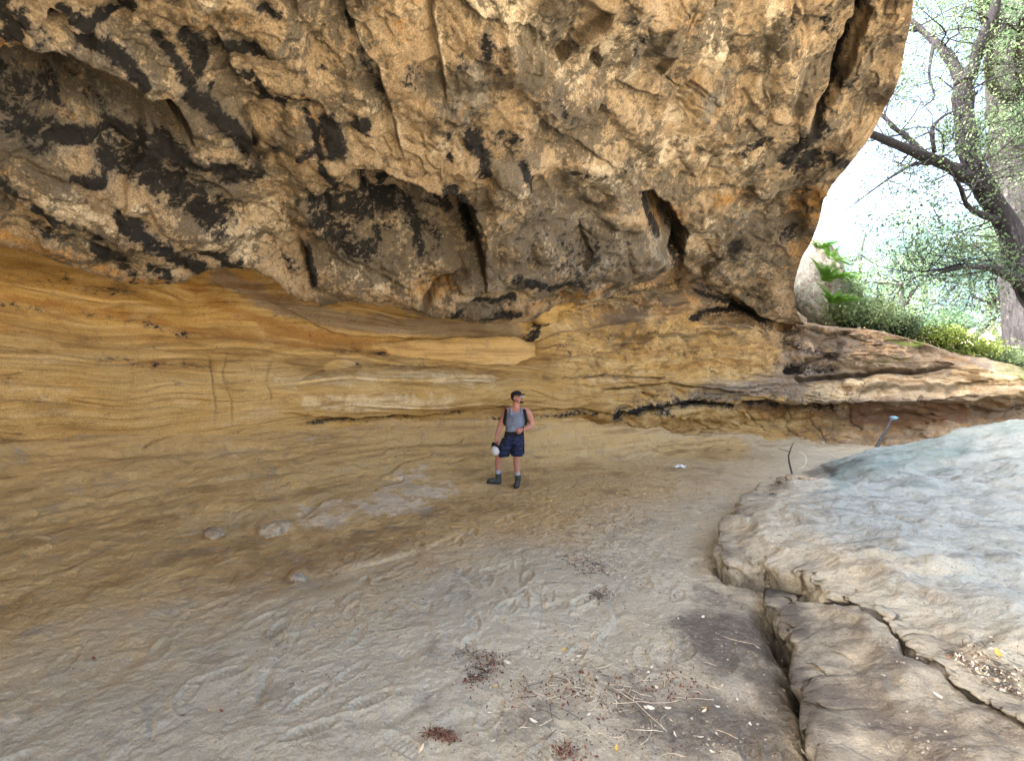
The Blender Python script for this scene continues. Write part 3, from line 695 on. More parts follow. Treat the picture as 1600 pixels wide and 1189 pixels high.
# ---------------------------------------------------------------- the back wall and the ledge beyond the drip line
def build_wall():
    nr, nc = int(430 * Q), int(1100 * Q)
    a = np.radians(np.linspace(-112, -50, int(50 * Q)))[:-1]
    b = np.arctan(np.linspace(np.tan(D_(-50)), np.tan(D_(50)), nc - int(110 * Q)))
    c = np.radians(np.linspace(50, 100, nc - len(a) - len(b) + 1))[1:]
    phi = np.concatenate([a, b, c])
    nc = len(phi)
    over = sstep(D_(29.5), D_(32), phi)                 # 1 where no ceiling stands over it: the open ledge
    lm, cm, tm = lipm(phi), crkm(phi), ledm(phi)
    top = lm + 0.075 * (1 - over)
    top = top * (1 - over) + tm * over
    bot = cm - 0.12 - 0.05 * sstep(D_(5), D_(15), phi)
    q = np.linspace(0, 1, nr)[:, None]
    m = top + (bot - top) * q
    # profile: h = 0 at the crack, 1 at the lip
    h = (m - cm) / (lm - cm + 1e-6)
    rc, rl = R_CRK(phi)[None], R_LIP(phi)[None]
    face = (sstep(D_(-8), D_(12), phi) * (1 - over))[None]     # the rough right part stands forward of the crack
    hollow = 0.9 * np.exp(-((h - 0.72) / 0.3) ** 2) * (1 - over)
    belly = -0.30 * np.exp(-((h - 0.22) / 0.2) ** 2) * (lin([(-3.14, 0.2), (-0.83, 0.2), (-0.6, 0.3), (-0.35, 1), (-0.05, 0.9), (0.1, 0.5), (3, 0.4)], phi))[None]
    up = sstep(0.55, 1.15, h) * (rl + 0.85 - rc) * 0.85 * (1 - over)
    under = 0.85 * sstep(0.0, -0.2, h) * sstep(D_(4), D_(14), phi) + 0.14 * sstep(0.04, -0.06, h) * sstep(-0.5, -0.25, phi)
    # down the right the wall foot comes forward to the path again
    foot = -0.9 * sstep(-0.1, -0.9, h) * sstep(D_(8), D_(20), phi)
    slab = -0.8 * sstep(0.4, -0.1, (m - cm) / np.maximum(tm - cm, 0.02)) * sstep(D_(31), D_(38), phi) + 0 * h
    r = rc + hollow + belly + up + under + foot + slab
    r = r - face * 0.35 * np.exp(-((h - 0.62) / 0.33) ** 2)
    ph = np.broadcast_to(phi, r.shape)
    P = np.stack([np.sin(ph) * r, np.cos(ph) * r, EYE + m * r], -1).reshape(-1, 3)
    u, v = uv_of(P)
    N = grid_normals(P, nr, nc)
    if (N * (np.array([0, 0, EYE]) - P)).sum(1).mean() < 0: N = -N
    qn = P.astype(np.float32)
    wu, wv = 7 * fbm(qn * 1.3, 3) + 2 * fbm(qn * 6, 2), 5 * fbm(qn * 1.3 + 31, 3) + 2 * fbm(qn * 6 + 11, 2)
    uw, vw = u + wu, v + wv
    rough = np.tile(sstep(D_(0), D_(16), phi), nr)
    smooth = 1 - rough
    WC = np.zeros(len(P))
    D = 0.05 * fbm(qn * 0.8, 3) + 0.012 * fbm(qn * np.array([2.0, 2.0, 6.0], np.float32), 4)
    zz = qn[:, 2:] + 0.25 * fbm(qn * 0.5, 2)[:, None]
    bed = np.concatenate([qn[:, :2] * 0.35, zz * 7], 1)
    D += (0.028 + 0.025 * rough) * fbm(bed, 4)
    tb = 1.7 * fbm(bed * 0.6 + 9, 3); fb = tb - np.floor(tb)
    D += smooth * 0.045 * (np.floor(tb) + sstep(0, 0.12, fb) - tb)
    th = 2.2 * fbm(np.concatenate([qn[:, :2] * 0.7, zz * 2.4], 1) + 3, 4)
    fr = th - np.floor(th)
    D += 0.10 * rough * (np.floor(th) + sstep(0, 0.1, fr) - th * 0.7)
    D += rough * (0.26 * fbm(qn * 0.9 + 8, 3) + 0.10 * fbm(qn * 2.6, 4) - 0.10 * np.clip(fbm(qn * 1.9 + 3, 3, ridge=True) - 0.2, 0, 1))
    D += fine_relief(qn, 1.0) * (0.15 + 0.85 * rough)
    for b_ in W_BUMPS: bump_e(D, uw, vw, *b_[:5], b_[5] * (1.5 if b_[0] > 830 else 1))
    for pts, hh, fd, sd in W_SCARPS: scarp(D, uw, vw, pts, hh * (1.6 if pts[0][0] > 800 else 1), fd, side=sd)
    for pts, hh, fd, sd in W_SCARPS: stroke(WC, uw, vw, pts, 2.2, 0.6 * (pts[0][0] > 800))  # crevice shade painted as dark lines along the right-hand flake edges
    for pts, wd, hh in W_GROOVES: groove(D, uw, vw, pts, wd, hh)
    P = P + N * D[:, None]
    M = {k: np.zeros(len(P)) for k in ('soot_shade', 'ochre', 'pale', 'grey', 'moss', 'crack', 'red', 'lich')}
    for key, lst in W_MASK.items():
        for pts, wd, amp in lst: stroke(M[key], uw, vw, pts, wd, amp)
    for key, lst in W_MASK_E.items():
        for e in lst: eblob(M[key], uw, vw, *e)
    for pts, wd, hh in W_GROOVES:
        if hh > 0.005: stroke(M['crack'], uw, vw, pts, wd * 0.5, 0.7 if hh > 0.03 else 0.3)
        else: stroke(M['pale'], uw, vw, pts, wd * 0.8, 0.42)
    M['crack'] = np.maximum(M['crack'], WC)
    M['grey'] += 0.3 * rough * (0.5 + fbm(qn * 0.8, 3)) + np.tile(sstep(D_(27), D_(36), phi), nr) * 0.45
    M['lich'] += rough * np.clip(0.12 + 0.95 * sstep(0.4, 0.9, h.ravel()) + 0.4 * np.tile(sstep(D_(27), D_(33), phi), nr), 0, 1)
    ma = np.stack([M['soot_shade'], M['ochre'], M['pale'], M['grey']], -1)
    mb = np.stack([M['moss'], M['crack'], M['red'], M['lich']], -1)
    G = P.reshape(nr, nc, 3)
    out = np.stack([np.sin(phi), np.cos(phi), 0 * phi], -1)
    rows = []
    for dr, dz in [(9, 0.9), (5, 0.45), (2.5, 0.22), (1.1, 0.12), (0.5, 0.09), (0.2, 0.06), (0.07, 0.03)]:
        k = G[0] + out * dr + np.array([0, 0, 1.0]) * dz
        k[:, 2] += 0.25 * min(dr, 1.5) * fbm((k * 0.6).astype(np.float32), 3)
        rows.append(k)
    G = np.concatenate([np.stack(rows), G], 0)
    pad = lambda A: np.pad(A.reshape(nr, nc, 4), ((len(rows), 0), (0, 0), (0, 0)), mode='edge').reshape(-1, 4)
    o = grid_mesh('cave_wall', G.reshape(-1, 3), G.shape[0], nc, MAT_WALL, {'ma': pad(ma), 'mb': pad(mb)})
    tag(o, kind='structure')


# ---------------------------------------------------------------- the ground
def poly_sd(x, y, pts, closed_extra):
    """signed distance to a rim line; positive on the side of the closing points"""
    P = np.array(list(pts) + list(closed_extra), float)
    inside = np.zeros(x.shape, bool)
    j = len(P) - 1
    for i in range(len(P)):
        xi, yi, xj, yj = *P[i], *P[j]
        c = ((yi > y) != (yj > y)) & (x < (xj - xi) * (y - yi) / (yj - yi + 1e-12) + xi)
        inside ^= c
        j = i
    d, _, al = seg_dist(x, y, pts)
    return np.where(inside, d, -d), al


def px_line(pts):
    """picture points with their height on the ground -> plan positions"""
    return [((u - U0) / FPX * (EYE - z) * FPX / (v - V0), (EYE - z) * FPX / (v - V0)) for u, v, z in pts]


RIM_HI = px_line([(1215, 742, .08), (1195, 768, .12), (1165, 800, .13), (1138, 838, .15), (1130, 866, .15), (1150, 882, .15), (1200, 894, .16), (1250, 906, .22), (1330, 912, .38), (1400, 942, .44), (1450, 988, .44), (1520, 1028, .44), (1600, 1080, .44), (1720, 1166, .44)])
RIM_LO = px_line([(1240, 915, .26), (1243, 945, .22), (1262, 990, .22), (1284, 1040, .22), (1306, 1088, .21), (1326, 1140, .21), (1345, 1189, .21), (1400, 1330, .21)])


def ground_height(x, y, detail=True, want=False):
    x, y = np.asarray(x, float), np.asarray(y, float)
    phi, r = np.arctan2(x, y), np.hypot(x, y)
    Q3 = np.stack([x, y, 0 * x], -1).astype(np.float32)
    near_ = np.exp(-(r / 30) ** 2)
    z = 0.05 * fbm(Q3 * 0.5, 3) * near_
    rc = R_CRK(phi)
    hb = (EYE + crkm(phi) * rc) * lin([(-3.2, 1), (0.0, 1.0), (0.1, .9), (0.2, .5), (0.35, 0.16), (0.55, 0.08), (0.62, 0.1), (0.75, 0.35), (3.2, .4)], phi)
    r0 = lin([(-3.2, .5), (-0.83, .46), (-0.5, .55), (-0.2, .76), (0, .868), (0.2, .9), (3.2, .9)], phi)
    rho = np.clip((r / rc - r0) / (1.02 - r0), 0, 1.25)
    wob = 1 + 0.05 * fbm(np.stack([phi * 5, 0 * phi, 0 * phi + 2], -1).astype(np.float32), 3)
    bank = hb * wob * (0.34 * rho + 0.66 * rho ** 4.6)
    bank = np.where(r > rc * 1.3, np.minimum(bank, hb), bank)
    z = z + bank
    # outcrop on the open side
    wx, wy = x + 0.16 * fbm(Q3 * 1.5, 4) + 0.035 * fbm(Q3 * 9, 2), y + 0.16 * fbm(Q3 * 1.5 + 9, 4) + 0.035 * fbm(Q3 * 9 + 4, 2)
    wx, wy = wx + 0.05 * fbm(Q3 * 5 + 3, 3) * (r < 8), wy + 0.05 * fbm(Q3 * 5 + 13, 3) * (r < 8)
    s_hi, al_hi = poly_sd(wx, wy, RIM_HI, [(30, -3), (30, 9.2), (9.5, 9.6)])
    s_lo, al_lo = poly_sd(wx, wy, RIM_LO, [(4, -3), (8, -1), (6, 3), (2.6, 3.6)])
    rise = lin([(1, 0.22), (1.9, .24), (2.5, .46), (4, .58), (6, .74), (8.5, .93), (11, 1.12), (14, 1.3), (40, 2.5)], x)
    crest = 10.3 - 0.06 * (x - 5) ** 1.0
    h_hi = rise * (1 - sstep(0.2, 3.4, y - crest) * lin([(5, .95), (12, .6), (25, .3)], x)) * lin([(2.5, 1), (4.2, .75), (5.2, .55), (6.5, .62), (8, .8), (10, 1)], np.hypot(x - 0, 0) + np.clip(y - 8, 0, 3) * 0)
    thin = sstep(0.0, 0.25, al_hi)
    stp = lambda s, soft: 0.5 * sstep(-0.04, 0.07, s) + 0.5 * (1 - np.exp(-np.maximum(s, 0) / soft))
    gentle = sstep(0.0, 1.6, s_hi)
    st_hi = stp(s_hi, 0.3) * thin + gentle * (1 - thin)
    z_lo = (0.33 + 0.03 * fbm(Q3 * 1.2, 2)) * (0.8 * stp(s_lo, 0.30) + 0.2 * sstep(0, 0.5, s_lo))
    zz = np.maximum(z_lo, h_hi * st_hi)
    lump = (0.15 * fbm(Q3 * 0.9 + 2, 3) + 0.06 * fbm(Q3 * 3, 4) - 0.05 * np.clip(fbm(Q3 * 2.2 + 5, 4, ridge=True) - .15, 0, 1) + 0.10 * fbm(np.stack([x * 0.5, y * 1.8, 0 * x], -1).astype(np.float32) * 1.2, 4)) * np.maximum(st_hi, 0.6 * sstep(0, .1, s_lo)) * near_
    z = z + zz + lump
    jag = np.clip(0.55 + 0.9 * fbm(Q3 * 3.1 + 21, 3), 0.1, 1.3)
    hollow = 0.34 * jag * np.exp(-((s_lo + 0.07) / 0.10) ** 2) * (1 - sstep(0, .05, s_hi)) + 0.27 * jag * np.exp(-((s_hi + 0.035) / 0.05) ** 2) * thin
    z = z - hollow
    if detail:
        z = z + near_ * (0.022 * fbm(Q3 * 2.4, 4) + 0.012 * fbm(Q3 * 9, 3) + 0.005 * fbm(Q3 * 30, 2))
        ol = (1 - sstep(-.2, 0.1, s_hi)) * (1 - sstep(-.2, 0.1, s_lo)) * near_
        z = z + ol * 0.012 * fbm(np.stack([x * 5 + y * 2, y * 5 - x * 2, 0 * x], -1).astype(np.float32), 3, ridge=True)
    if detail:
        bm_ = sstep(0.25, 0.7, rho) * (r < rc * 1.1)
        bq = np.stack([x * 0.45, y * 0.45, z * 5.5], -1).astype(np.float32)
        tb = 1.6 * fbm(bq, 4); fb = tb - np.floor(tb)
        z = z + bm_ * (0.05 * fbm(bq + 5, 4) + 0.06 * (np.floor(tb) + sstep(0, .15, fb) - tb))
    # far land falls away a little, then rises as a wooded slope
    z = z - 0.5 * sstep(16, 26, r) * (x > 0) + 0.10 * np.clip(r - 26, 0, 200) * sstep(0.2, 0.6, np.cos(phi - 0.9))
    if want: return z, s_hi, s_lo, al_hi
    return z


def gz(x, y):
    return float(ground_height(np.array([x]), np.array([y]))[0])


def ground_at(u, v, it=30):
    """walk down a line of sight to the ground -> Vector"""
    d = np.array([(u - U0) / FPX, 1.0, -(v - V0) / FPX])
    ys = np.geomspace(1.2, 60, 900)
    z = EYE + d[2] * ys - ground_height(d[0] * ys, ys)
    k = np.nonzero(z < 0)[0]
    i = k[0] if len(k) else -1
    y = ys[i]
    return Vector((d[0] * y, y, float(ground_height(np.array([d[0] * y]), np.array([y]))[0])))


def build_ground():
    a = np.radians(np.linspace(-180, -52, int(40 * Q)))[:-1]
    b = np.arctan(np.linspace(np.tan(D_(-52)), np.tan(D_(52)), int(960 * Q)))
    c = np.radians(np.linspace(52, 180, int(40 * Q)))[1:-1]
    phi = np.concatenate([a, b, c])
    r = np.concatenate([[0.05], np.linspace(0.3, 1.9, int(40 * Q)), np.geomspace(1.91, 17, int(620 * Q)), np.geomspace(17.3, 600, int(60 * Q))])
    nr, nc = len(r), len(phi)
    x = (r[:, None] * np.sin(phi)[None]).ravel()
    y = (r[:, None] * np.cos(phi)[None]).ravel()
    z, s_hi, s_lo, al = ground_height(x, y, want=True)
    P = np.stack([x, y, z], -1)
    # the step faces lean out over their foot
    for s, amp in ((s_lo, 0.19), (s_hi, 0.12)):
        gx = np.gradient(s.reshape(nr, nc), axis=1).ravel() / (np.gradient(np.broadcast_to(phi, (nr, nc)), axis=1).ravel() * np.repeat(r, nc) + 1e-6)
        k = np.exp(-((s - 0.07) / 0.07) ** 2) * amp
        dr = np.gradient(s.reshape(nr, nc), axis=0).ravel() / (np.repeat(np.gradient(r), nc))
        P[:, 0] -= k * (np.clip(gx, -1, 1) * np.tile(np.cos(phi), nr) + np.clip(dr, -1, 1) * np.tile(np.sin(phi), nr))
        P[:, 1] -= k * (-np.clip(gx, -1, 1) * np.tile(np.sin(phi), nr) + np.clip(dr, -1, 1) * np.tile(np.cos(phi), nr))
    u, v = uv_of(P)
    q = np.stack([x, y, z], -1).astype(np.float32)
    uw = u + 14 * fbm(q * 1.2, 3) + 5 * fbm(q * 6, 2)
    vw = v + 10 * fbm(q * 1.2 + 31, 3) + 4 * fbm(q * 6 + 7, 2)
    D = np.zeros(len(P))
    for b_ in G_BUMPS: bump_e(D, uw, vw, *b_)
    for pts, hh, fd, sd in G_SCARPS: scarp(D, uw, vw, pts, hh, fd, side=sd)
    for pts, wd, hh in G_GROOVES: groove(D, uw, vw, pts, wd, hh)
    # scuffs and boot prints in the loose sand
    rg = np.random.default_rng(8)
    FP = np.zeros(len(P))
    for _ in range(150):
        if rg.uniform() < .6: px_, py_ = rg.normal(0.9, 1.0), rg.uniform(2.0, 8.5)
        else: px_, py_ = rg.uniform(-3.2, 1.5), rg.uniform(2.1, 6.5)
        aa = rg.uniform(-60, 60) + 90
        k = np.nonzero((np.abs(x - px_) < .25) & (np.abs(y - py_) < .25))[0]
        if not len(k): continue
        ca, sa = cos(R(aa)), sin(R(aa))
        lx, ly = (x[k] - px_) * ca + (y[k] - py_) * sa, -(x[k] - px_) * sa + (y[k] - py_) * ca
        e = np.sqrt((lx / .14) ** 2 + (ly / .052) ** 2)
        FP[k] += -0.011 * (1 - sstep(.75, 1.05, e)) * (1 + .5 * np.sin(lx * 190)) + 0.007 * np.exp(-((e - 1.2) / .18) ** 2)
    D += FP * (1 - sstep(-.15, 0, s_hi)) * (1 - sstep(-.15, 0, s_lo))
    P[:, 2] += D
    M = {k: np.zeros(len(P)) for k in ('ochre', 'stone', 'dark', 'teal', 'crack', 'white', 'dust')}
    ph, rr = np.arctan2(x, y), np.hypot(x, y)
    rho = rr / R_CRK(ph)
    M['ochre'] = np.clip(sstep(0.30, 0.78, rho + 0.10 * fbm(q * 0.7, 3)) * lin([(-3.2, 1), (-.2, 1), (0.05, .95), (.25, .7), (.5, .45), (.6, .1), (3.2, 0)], ph), 0, 1)
    M['stone'] = np.clip(sstep(-0.05, 0.3, s_hi) * (0.25 + 0.85 * sstep(0.2, 1.6, s_hi)) + 0.25 * sstep(0, .4, s_lo), 0, 1.1) * (rr < 25)
    M['crack'] = 0.8 * np.exp(-((s_hi + 0.035) / 0.05) ** 2) * sstep(0.12, 0.3, al) + 0.85 * np.exp(-((s_lo + 0.05) / 0.09) ** 2)  # darkens the foot of the slab rims: undercut shade put into the colour
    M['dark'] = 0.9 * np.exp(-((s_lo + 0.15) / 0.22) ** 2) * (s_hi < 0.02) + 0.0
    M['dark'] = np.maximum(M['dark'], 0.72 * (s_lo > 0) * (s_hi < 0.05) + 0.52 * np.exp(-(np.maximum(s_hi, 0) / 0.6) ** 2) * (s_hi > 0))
    for key, lst in G_MASK.items():
        for pts, wd, amp in lst: stroke(M[key], uw, vw, pts, wd, amp)
    for key, lst in G_MASK_E.items():
        for e in lst: eblob(M[key], uw, vw, *e)
    ma = np.stack([M['ochre'], M['stone'], M['dark'], M['teal']], -1)
    mb = np.stack([M['crack'], M['white'], M['dust'], 0 * x], -1)
    o = grid_mesh('ground', P, nr, nc, MAT_GROUND, {'ma': ma, 'mb': mb}, wrap=True, flip=True)
    tag(o, kind='structure')

# ================================================================ plain materials
def plain(name, col, rough=0.8, var=0.25, scale=18.0, spec=0.3, bump=0.0, bdist=0.01, col2=None, trans=0.0):
    m = NT(name)
    n = m.noise(scale, 4, 0.6)
    c = m.mix(m.ramp(n, 0.3, 0.7), tuple(x * (1 - var) for x in col), col2 or tuple(min(1, x * (1 + var)) for x in col))
    m.b.inputs['Specular IOR Level'].default_value = spec
    nb = m.bump(m.noise(scale * 2.5, 5, 0.65), bump, bdist) if bump else None
    m.done(c, rough, nb)
    if trans:
        t = m.new('BsdfTranslucent')
        m.link(c, t.inputs[0])
        x = m.new('MixShader')
        x.inputs[0].default_value = trans
        m.link(m.b.outputs[0], x.inputs[1]); m.link(t.outputs[0], x.inputs[2])
        m.t.links.new(x.outputs[0], m.t.nodes['Material Output'].inputs[0])
    return m.m


def link_mesh(name, me, mat, parent=None, smooth=True):
    if mat and not me.materials: me.materials.append(mat)
    if smooth:
        me.polygons.foreach_set('use_smooth', np.ones(len(me.polygons), bool))
    o = bpy.data.objects.new(name, me)
    COL.objects.link(o)
    if parent: o.parent = parent
    return o


def empty(name, loc, rz=0.0):
    o = bpy.data.objects.new(name, None)
    o.empty_display_size = 0.2
    COL.objects.link(o)
    o.location = loc
    o.rotation_euler = (0, 0, rz)
    return o


def bm_mesh(name, bm):
    me = bpy.data.meshes.new(name)
    bm.to_mesh(me)
    bm.free()
    return me


def add_ball(bm, c, r, rot=None, seg=1):
    """r: number or (rx,ry,rz)"""
    rr = (r, r, r) if not hasattr(r, '__len__') else r
    M = Matrix.Translation(c) @ (rot.to_4x4() if rot is not None else Matrix.Identity(4)) @ Matrix.Diagonal((*rr, 1))
    bmesh.ops.create_icosphere(bm, subdivisions=seg + 1, radius=1, matrix=M)


def add_chain(bm, pts, rad, flat=(1, 1)):
    """a limb: balls at close spacing along the joints"""
    for i in range(len(pts) - 1):
        a, b = Vector(pts[i]), Vector(pts[i + 1])
        n = max(2, int((b - a).length / (0.35 * min(rad[i], rad[i + 1]))))
        for k in range(n + 1):
            t = k / n
            add_ball(bm, a.lerp(b, t), rad[i] + (rad[i + 1] - rad[i]) * t)


def add_tube(bm, pts, rad, sides=8, cap=True, twist=None):
    """a tube along points; rad per point, a number or (rx, ry)"""
    rings = []
    pts = [Vector(p) for p in pts]
    up = Vector((0.13, 0.27, 1)).normalized()
    prev = None
    for i, p in enumerate(pts):
        t = (pts[min(i + 1, len(pts) - 1)] - pts[max(i - 1, 0)]).normalized()
        x = t.cross(up if abs(t.dot(up)) < 0.95 else Vector((1, 0, 0))).normalized() if prev is None else (prev - t * prev.dot(t)).normalized()
        prev = x
        y = t.cross(x)
        rx, ry = rad[i] if hasattr(rad[i], '__len__') else (rad[i], rad[i])
        rings.append([bm.verts.new(p + x * rx * cos(2 * pi * k / sides) + y * ry * sin(2 * pi * k / sides)) for k in range(sides)])
    for a, b in zip(rings[:-1], rings[1:]):
        for k in range(sides):
            bm.faces.new((a[k], a[(k + 1) % sides], b[(k + 1) % sides], b[k]))
    if cap and sides > 2:
        bm.faces.new(rings[0][::-1])
        bm.faces.new(rings[-1])


def rings_mesh(bm, rings, n=20):
    """rings: list of (centre, rx, ry[, xdir]) in horizontal-ish planes -> closed loft"""
    R_ = []
    for c, rx, ry in rings:
        c = Vector(c)
        R_.append([bm.verts.new(c + Vector((rx * cos(2 * pi * k / n), ry * sin(2 * pi * k / n), 0))) for k in range(n)])
    for a, b in zip(R_[:-1], R_[1:]):
        for k in range(n): bm.faces.new((a[k], a[(k + 1) % n], b[(k + 1) % n], b[k]))
    bm.faces.new(R_[0][::-1]); bm.faces.new(R_[-1])


def fuse(bm, voxel, smooth=3):
    """many overlapping closed shapes -> one continuous surface"""
    bmesh.ops.recalc_face_normals(bm, faces=bm.faces)
    me = bm_mesh('tmp', bm)
    o = bpy.data.objects.new('tmp', me)
    COL.objects.link(o)
    r = o.modifiers.new('r', 'REMESH'); r.mode = 'VOXEL'; r.voxel_size = voxel
    s = o.modifiers.new('s', 'SMOOTH'); s.factor = 0.5; s.iterations = smooth
    dg = bpy.context.evaluated_depsgraph_get()
    out = bpy.data.meshes.new_from_object(o.evaluated_get(dg))
    bpy.data.objects.remove(o)
    bpy.data.meshes.remove(me)
    out.materials.clear()
    return out


# ================================================================ the person
def build_person():
    SK = plain('skin', (0.42, 0.20, 0.145), 0.55, 0.12, 25, 0.4)
    HAIR = plain('dark_hair', (0.018, 0.013, 0.011), 0.7, 0.3, 60)
    BLACK = plain('black_cloth', (0.012, 0.012, 0.014), 0.85, 0.3, 60)
    TANK = plain('grey_blue_jersey', (0.20, 0.235, 0.31), 0.9, 0.2, 7, bump=0.9, bdist=0.03)
    BOOT = plain('green_grey_suede', (0.055, 0.062, 0.05), 0.8, 0.4, 22, bump=0.3)
    SOLE = plain('dark_rubber', (0.02, 0.022, 0.022), 0.7)
    SOCK = plain('pale_sock', (0.34, 0.38, 0.44), 0.95, 0.15, 60)
    GLASS = plain('glossy_lens', (0.35, 0.4, 0.45), 0.1, 0.1, 5, 0.9)
    WHITE = plain('off_white_mesh', (0.55, 0.53, 0.52), 0.9, 0.2, 90, bump=0.5)
    m = NT('navy_camouflage')
    n = m.noise(9, 3, 0.5, 0.6, m.mapped((1, 1, 2.2)))
    c = m.mix(m.ramp(n, 0.46, 0.5), (0.008, 0.010, 0.022), (0.014, 0.022, 0.062))
    c = m.mix(m.ramp(m.noise(13, 3, 0.5, 0.4, m.mapped((1, 1, 2.5))), 0.57, 0.61), c, (0.035, 0.045, 0.09))
    CAMO = m.done(c, 0.85)

    S = 8.3 / FPX
    y0 = 8.3
    base = Vector((0.02, y0, gz(0.02, y0)))
    vb = V0 - (base.z - EYE) * FPX / y0
    root = empty('person', base)
    tag(root, 'man in grey tank top and navy camouflage shorts standing by the cave wall, gazing up', 'person')

    def J(u, v, dy=0.0):                       # picture point -> local position
        y = y0 + dy
        return Vector(((u - U0) / FPX * y - base.x, dy, -(v - V0) / FPX * y + EYE - base.z))

    # --- body: one continuous surface
    bm = bmesh.new()
    add_ball(bm, J(806, 648), (0.165, 0.105, 0.14), seg=2)
    add_ball(bm, J(805, 660), (0.150, 0.105, 0.14), seg=2)
    add_ball(bm, J(803.5, 673), (0.145, 0.10, 0.12), seg=2)
    add_ball(bm, J(801, 683), (0.155, 0.105, 0.11), seg=2)
    add_chain(bm, [J(792, 642.5), J(800, 640), J(812, 640), J(822, 642.5)], [0.062, 0.062, 0.062, 0.062])
    add_chain(bm, [J(805.5, 640), J(807.3, 631)], [0.066, 0.060])
    # head: skull, jaw, nose, ear; turned to his left and lifted
    hc = J(808.2, 621.5)
    f = Vector((0.80, -0.56, 0.20)).normalized()
    sd = f.cross(Vector((0, 0, 1))).normalized()       # towards the camera-left side of the head
    up = sd.cross(f).normalized()
    Rh = Matrix((f, -sd, up)).transposed()
    H = lambda a, b, c_: hc + f * a + sd * b + up * c_
    add_ball(bm, H(-0.015, 0, 0.025), (0.098, 0.076, 0.095), Rh, 2)
    add_ball(bm, H(0.025, 0, -0.045), (0.066, 0.060, 0.070), Rh, 2)
    add_ball(bm, H(0.055, 0, -0.090), (0.034, 0.036, 0.028), Rh, 2)
    add_chain(bm, [H(0.086, 0, 0.012), H(0.102, 0, -0.020)], [0.010, 0.017])
    add_ball(bm, H(0.088, 0, -0.058), (0.012, 0.026, 0.012), Rh)
    for q in (-1, 1): add_ball(bm, H(-0.012, 0.078 * q, -0.008), (0.020, 0.010, 0.032), Rh)
    add_ball(bm, H(0.079, 0.032, 0.022), (0.012, 0.022, 0.010), Rh); add_ball(bm, H(0.079, -0.032, 0.022), (0.012, 0.022, 0.010), Rh)
    # arms
    add_chain(bm, [J(791, 644), J(785.5, 655, .02), J(781.2, 666, .02), J(778.3, 674.5, -.02), J(776.2, 682.5, -.05)], [0.066, 0.058, 0.047, 0.048, 0.031])
    add_chain(bm, [J(823.5, 644), J(829, 655, .03), J(830.6, 664, .02), J(825, 668, -.08), J(816.8, 670.4, -.16)], [0.070, 0.064, 0.052, 0.050, 0.032])
    # legs
    add_chain(bm, [J(793.5, 686), J(786, 699, -.02), J(779.8, 712, -.05), J(777.6, 722, -.01), J(778.2, 733, .01), J(778.8, 742, .02)], [0.090, 0.080, 0.062, 0.060, 0.047, 0.037])
    add_chain(bm, [J(808, 686), J(808, 700, -.02), J(807.6, 713, -.04), J(806.6, 723, -.01), J(808, 735, 0), J(809.2, 744, 0)], [0.098, 0.084, 0.060, 0.062, 0.048, 0.038])

    def hand(w, d, nrm, curl, spread=1.0, flip=1):
        """w wrist, d towards the knuckles, nrm out of the palm"""
        d = d.normalized(); nrm = (nrm - d * nrm.dot(d)).normalized()
        s = d.cross(nrm) * flip
        for k in range(-2, 3):
            add_chain(bm, [w + s * 0.006 * k, w + d * 0.085 + s * 0.0165 * k], [0.018, 0.0135])
        for i, L in enumerate((0.076, 0.086, 0.080, 0.062)):
            p = w + d * (0.086 - 0.003 * abs(i - 1)) + s * 0.021 * (i - 1.5)
            a, pts = 0.0, [p]
            for seg, bend in ((0.45, curl), (0.32, curl * 1.15), (0.23, curl * 0.8)):
                a += bend
                pts.append(pts[-1] + (d * cos(a) + nrm * sin(a)) * L * seg)
            add_chain(bm, pts, [0.0098, 0.0092, 0.0085, 0.0075])
        t0 = w + d * 0.028 - s * 0.030
        t1 = t0 + d * 0.032 - s * 0.020 + nrm * 0.014
        t2 = t1 + d * 0.026 + s * 0.002 + nrm * 0.018
        add_chain(bm, [t0, t1, t2, t2 + d * 0.016 + s * 0.012 + nrm * 0.006], [0.015, 0.0115, 0.0098, 0.008])
    hand(J(776.2, 682.8, -.05), Vector((-.10, -.15, -1)), Vector((0.75, -.3, 0)), 0.62, flip=1)
    hand(J(816.6, 670.6, -.16), Vector((-.92, -.30, -.22)), Vector((-.1, .8, -.45)), 0.85, flip=-1)
    body = link_mesh('body', fuse(bm, 0.0065, 3), SK, root)

    def blob(name, mat, parent, balls, voxel=0.008, smooth=3, label=None):
        b = bmesh.new()
        for x in balls: x(b)
        o = link_mesh(name, fuse(b, voxel, smooth), mat, parent)
        if label: o['label'] = label
        return o

    # --- face
    for q in (-1, 1):
        b = bmesh.new(); add_ball(b, H(0.083, 0.031 * q, 0.008), 0.012, seg=2)
        link_mesh('eye', bm_mesh('eye', b), plain('eye', (0.35, 0.33, 0.31), 0.3, 0.1), root)
    blob('beard', HAIR, root, [lambda b: add_chain(b, [H(0.070, 0.030, -0.068), H(0.082, 0.018, -0.098), H(0.084, -0.018, -0.098), H(0.070, -0.030, -0.068)], [0.009, 0.018, 0.018, 0.009]),
                               lambda b: add_chain(b, [H(0.094, 0.022, -0.046), H(0.100, 0, -0.043), H(0.094, -0.022, -0.046)], [0.006, 0.008, 0.006])], 0.005, 2)
    blob('hair', HAIR, root, [lambda b: add_ball(b, H(-0.032, 0, 0.018), (0.090, 0.079, 0.080), Rh, 2)], 0.007, 1)
    g = bmesh.new()
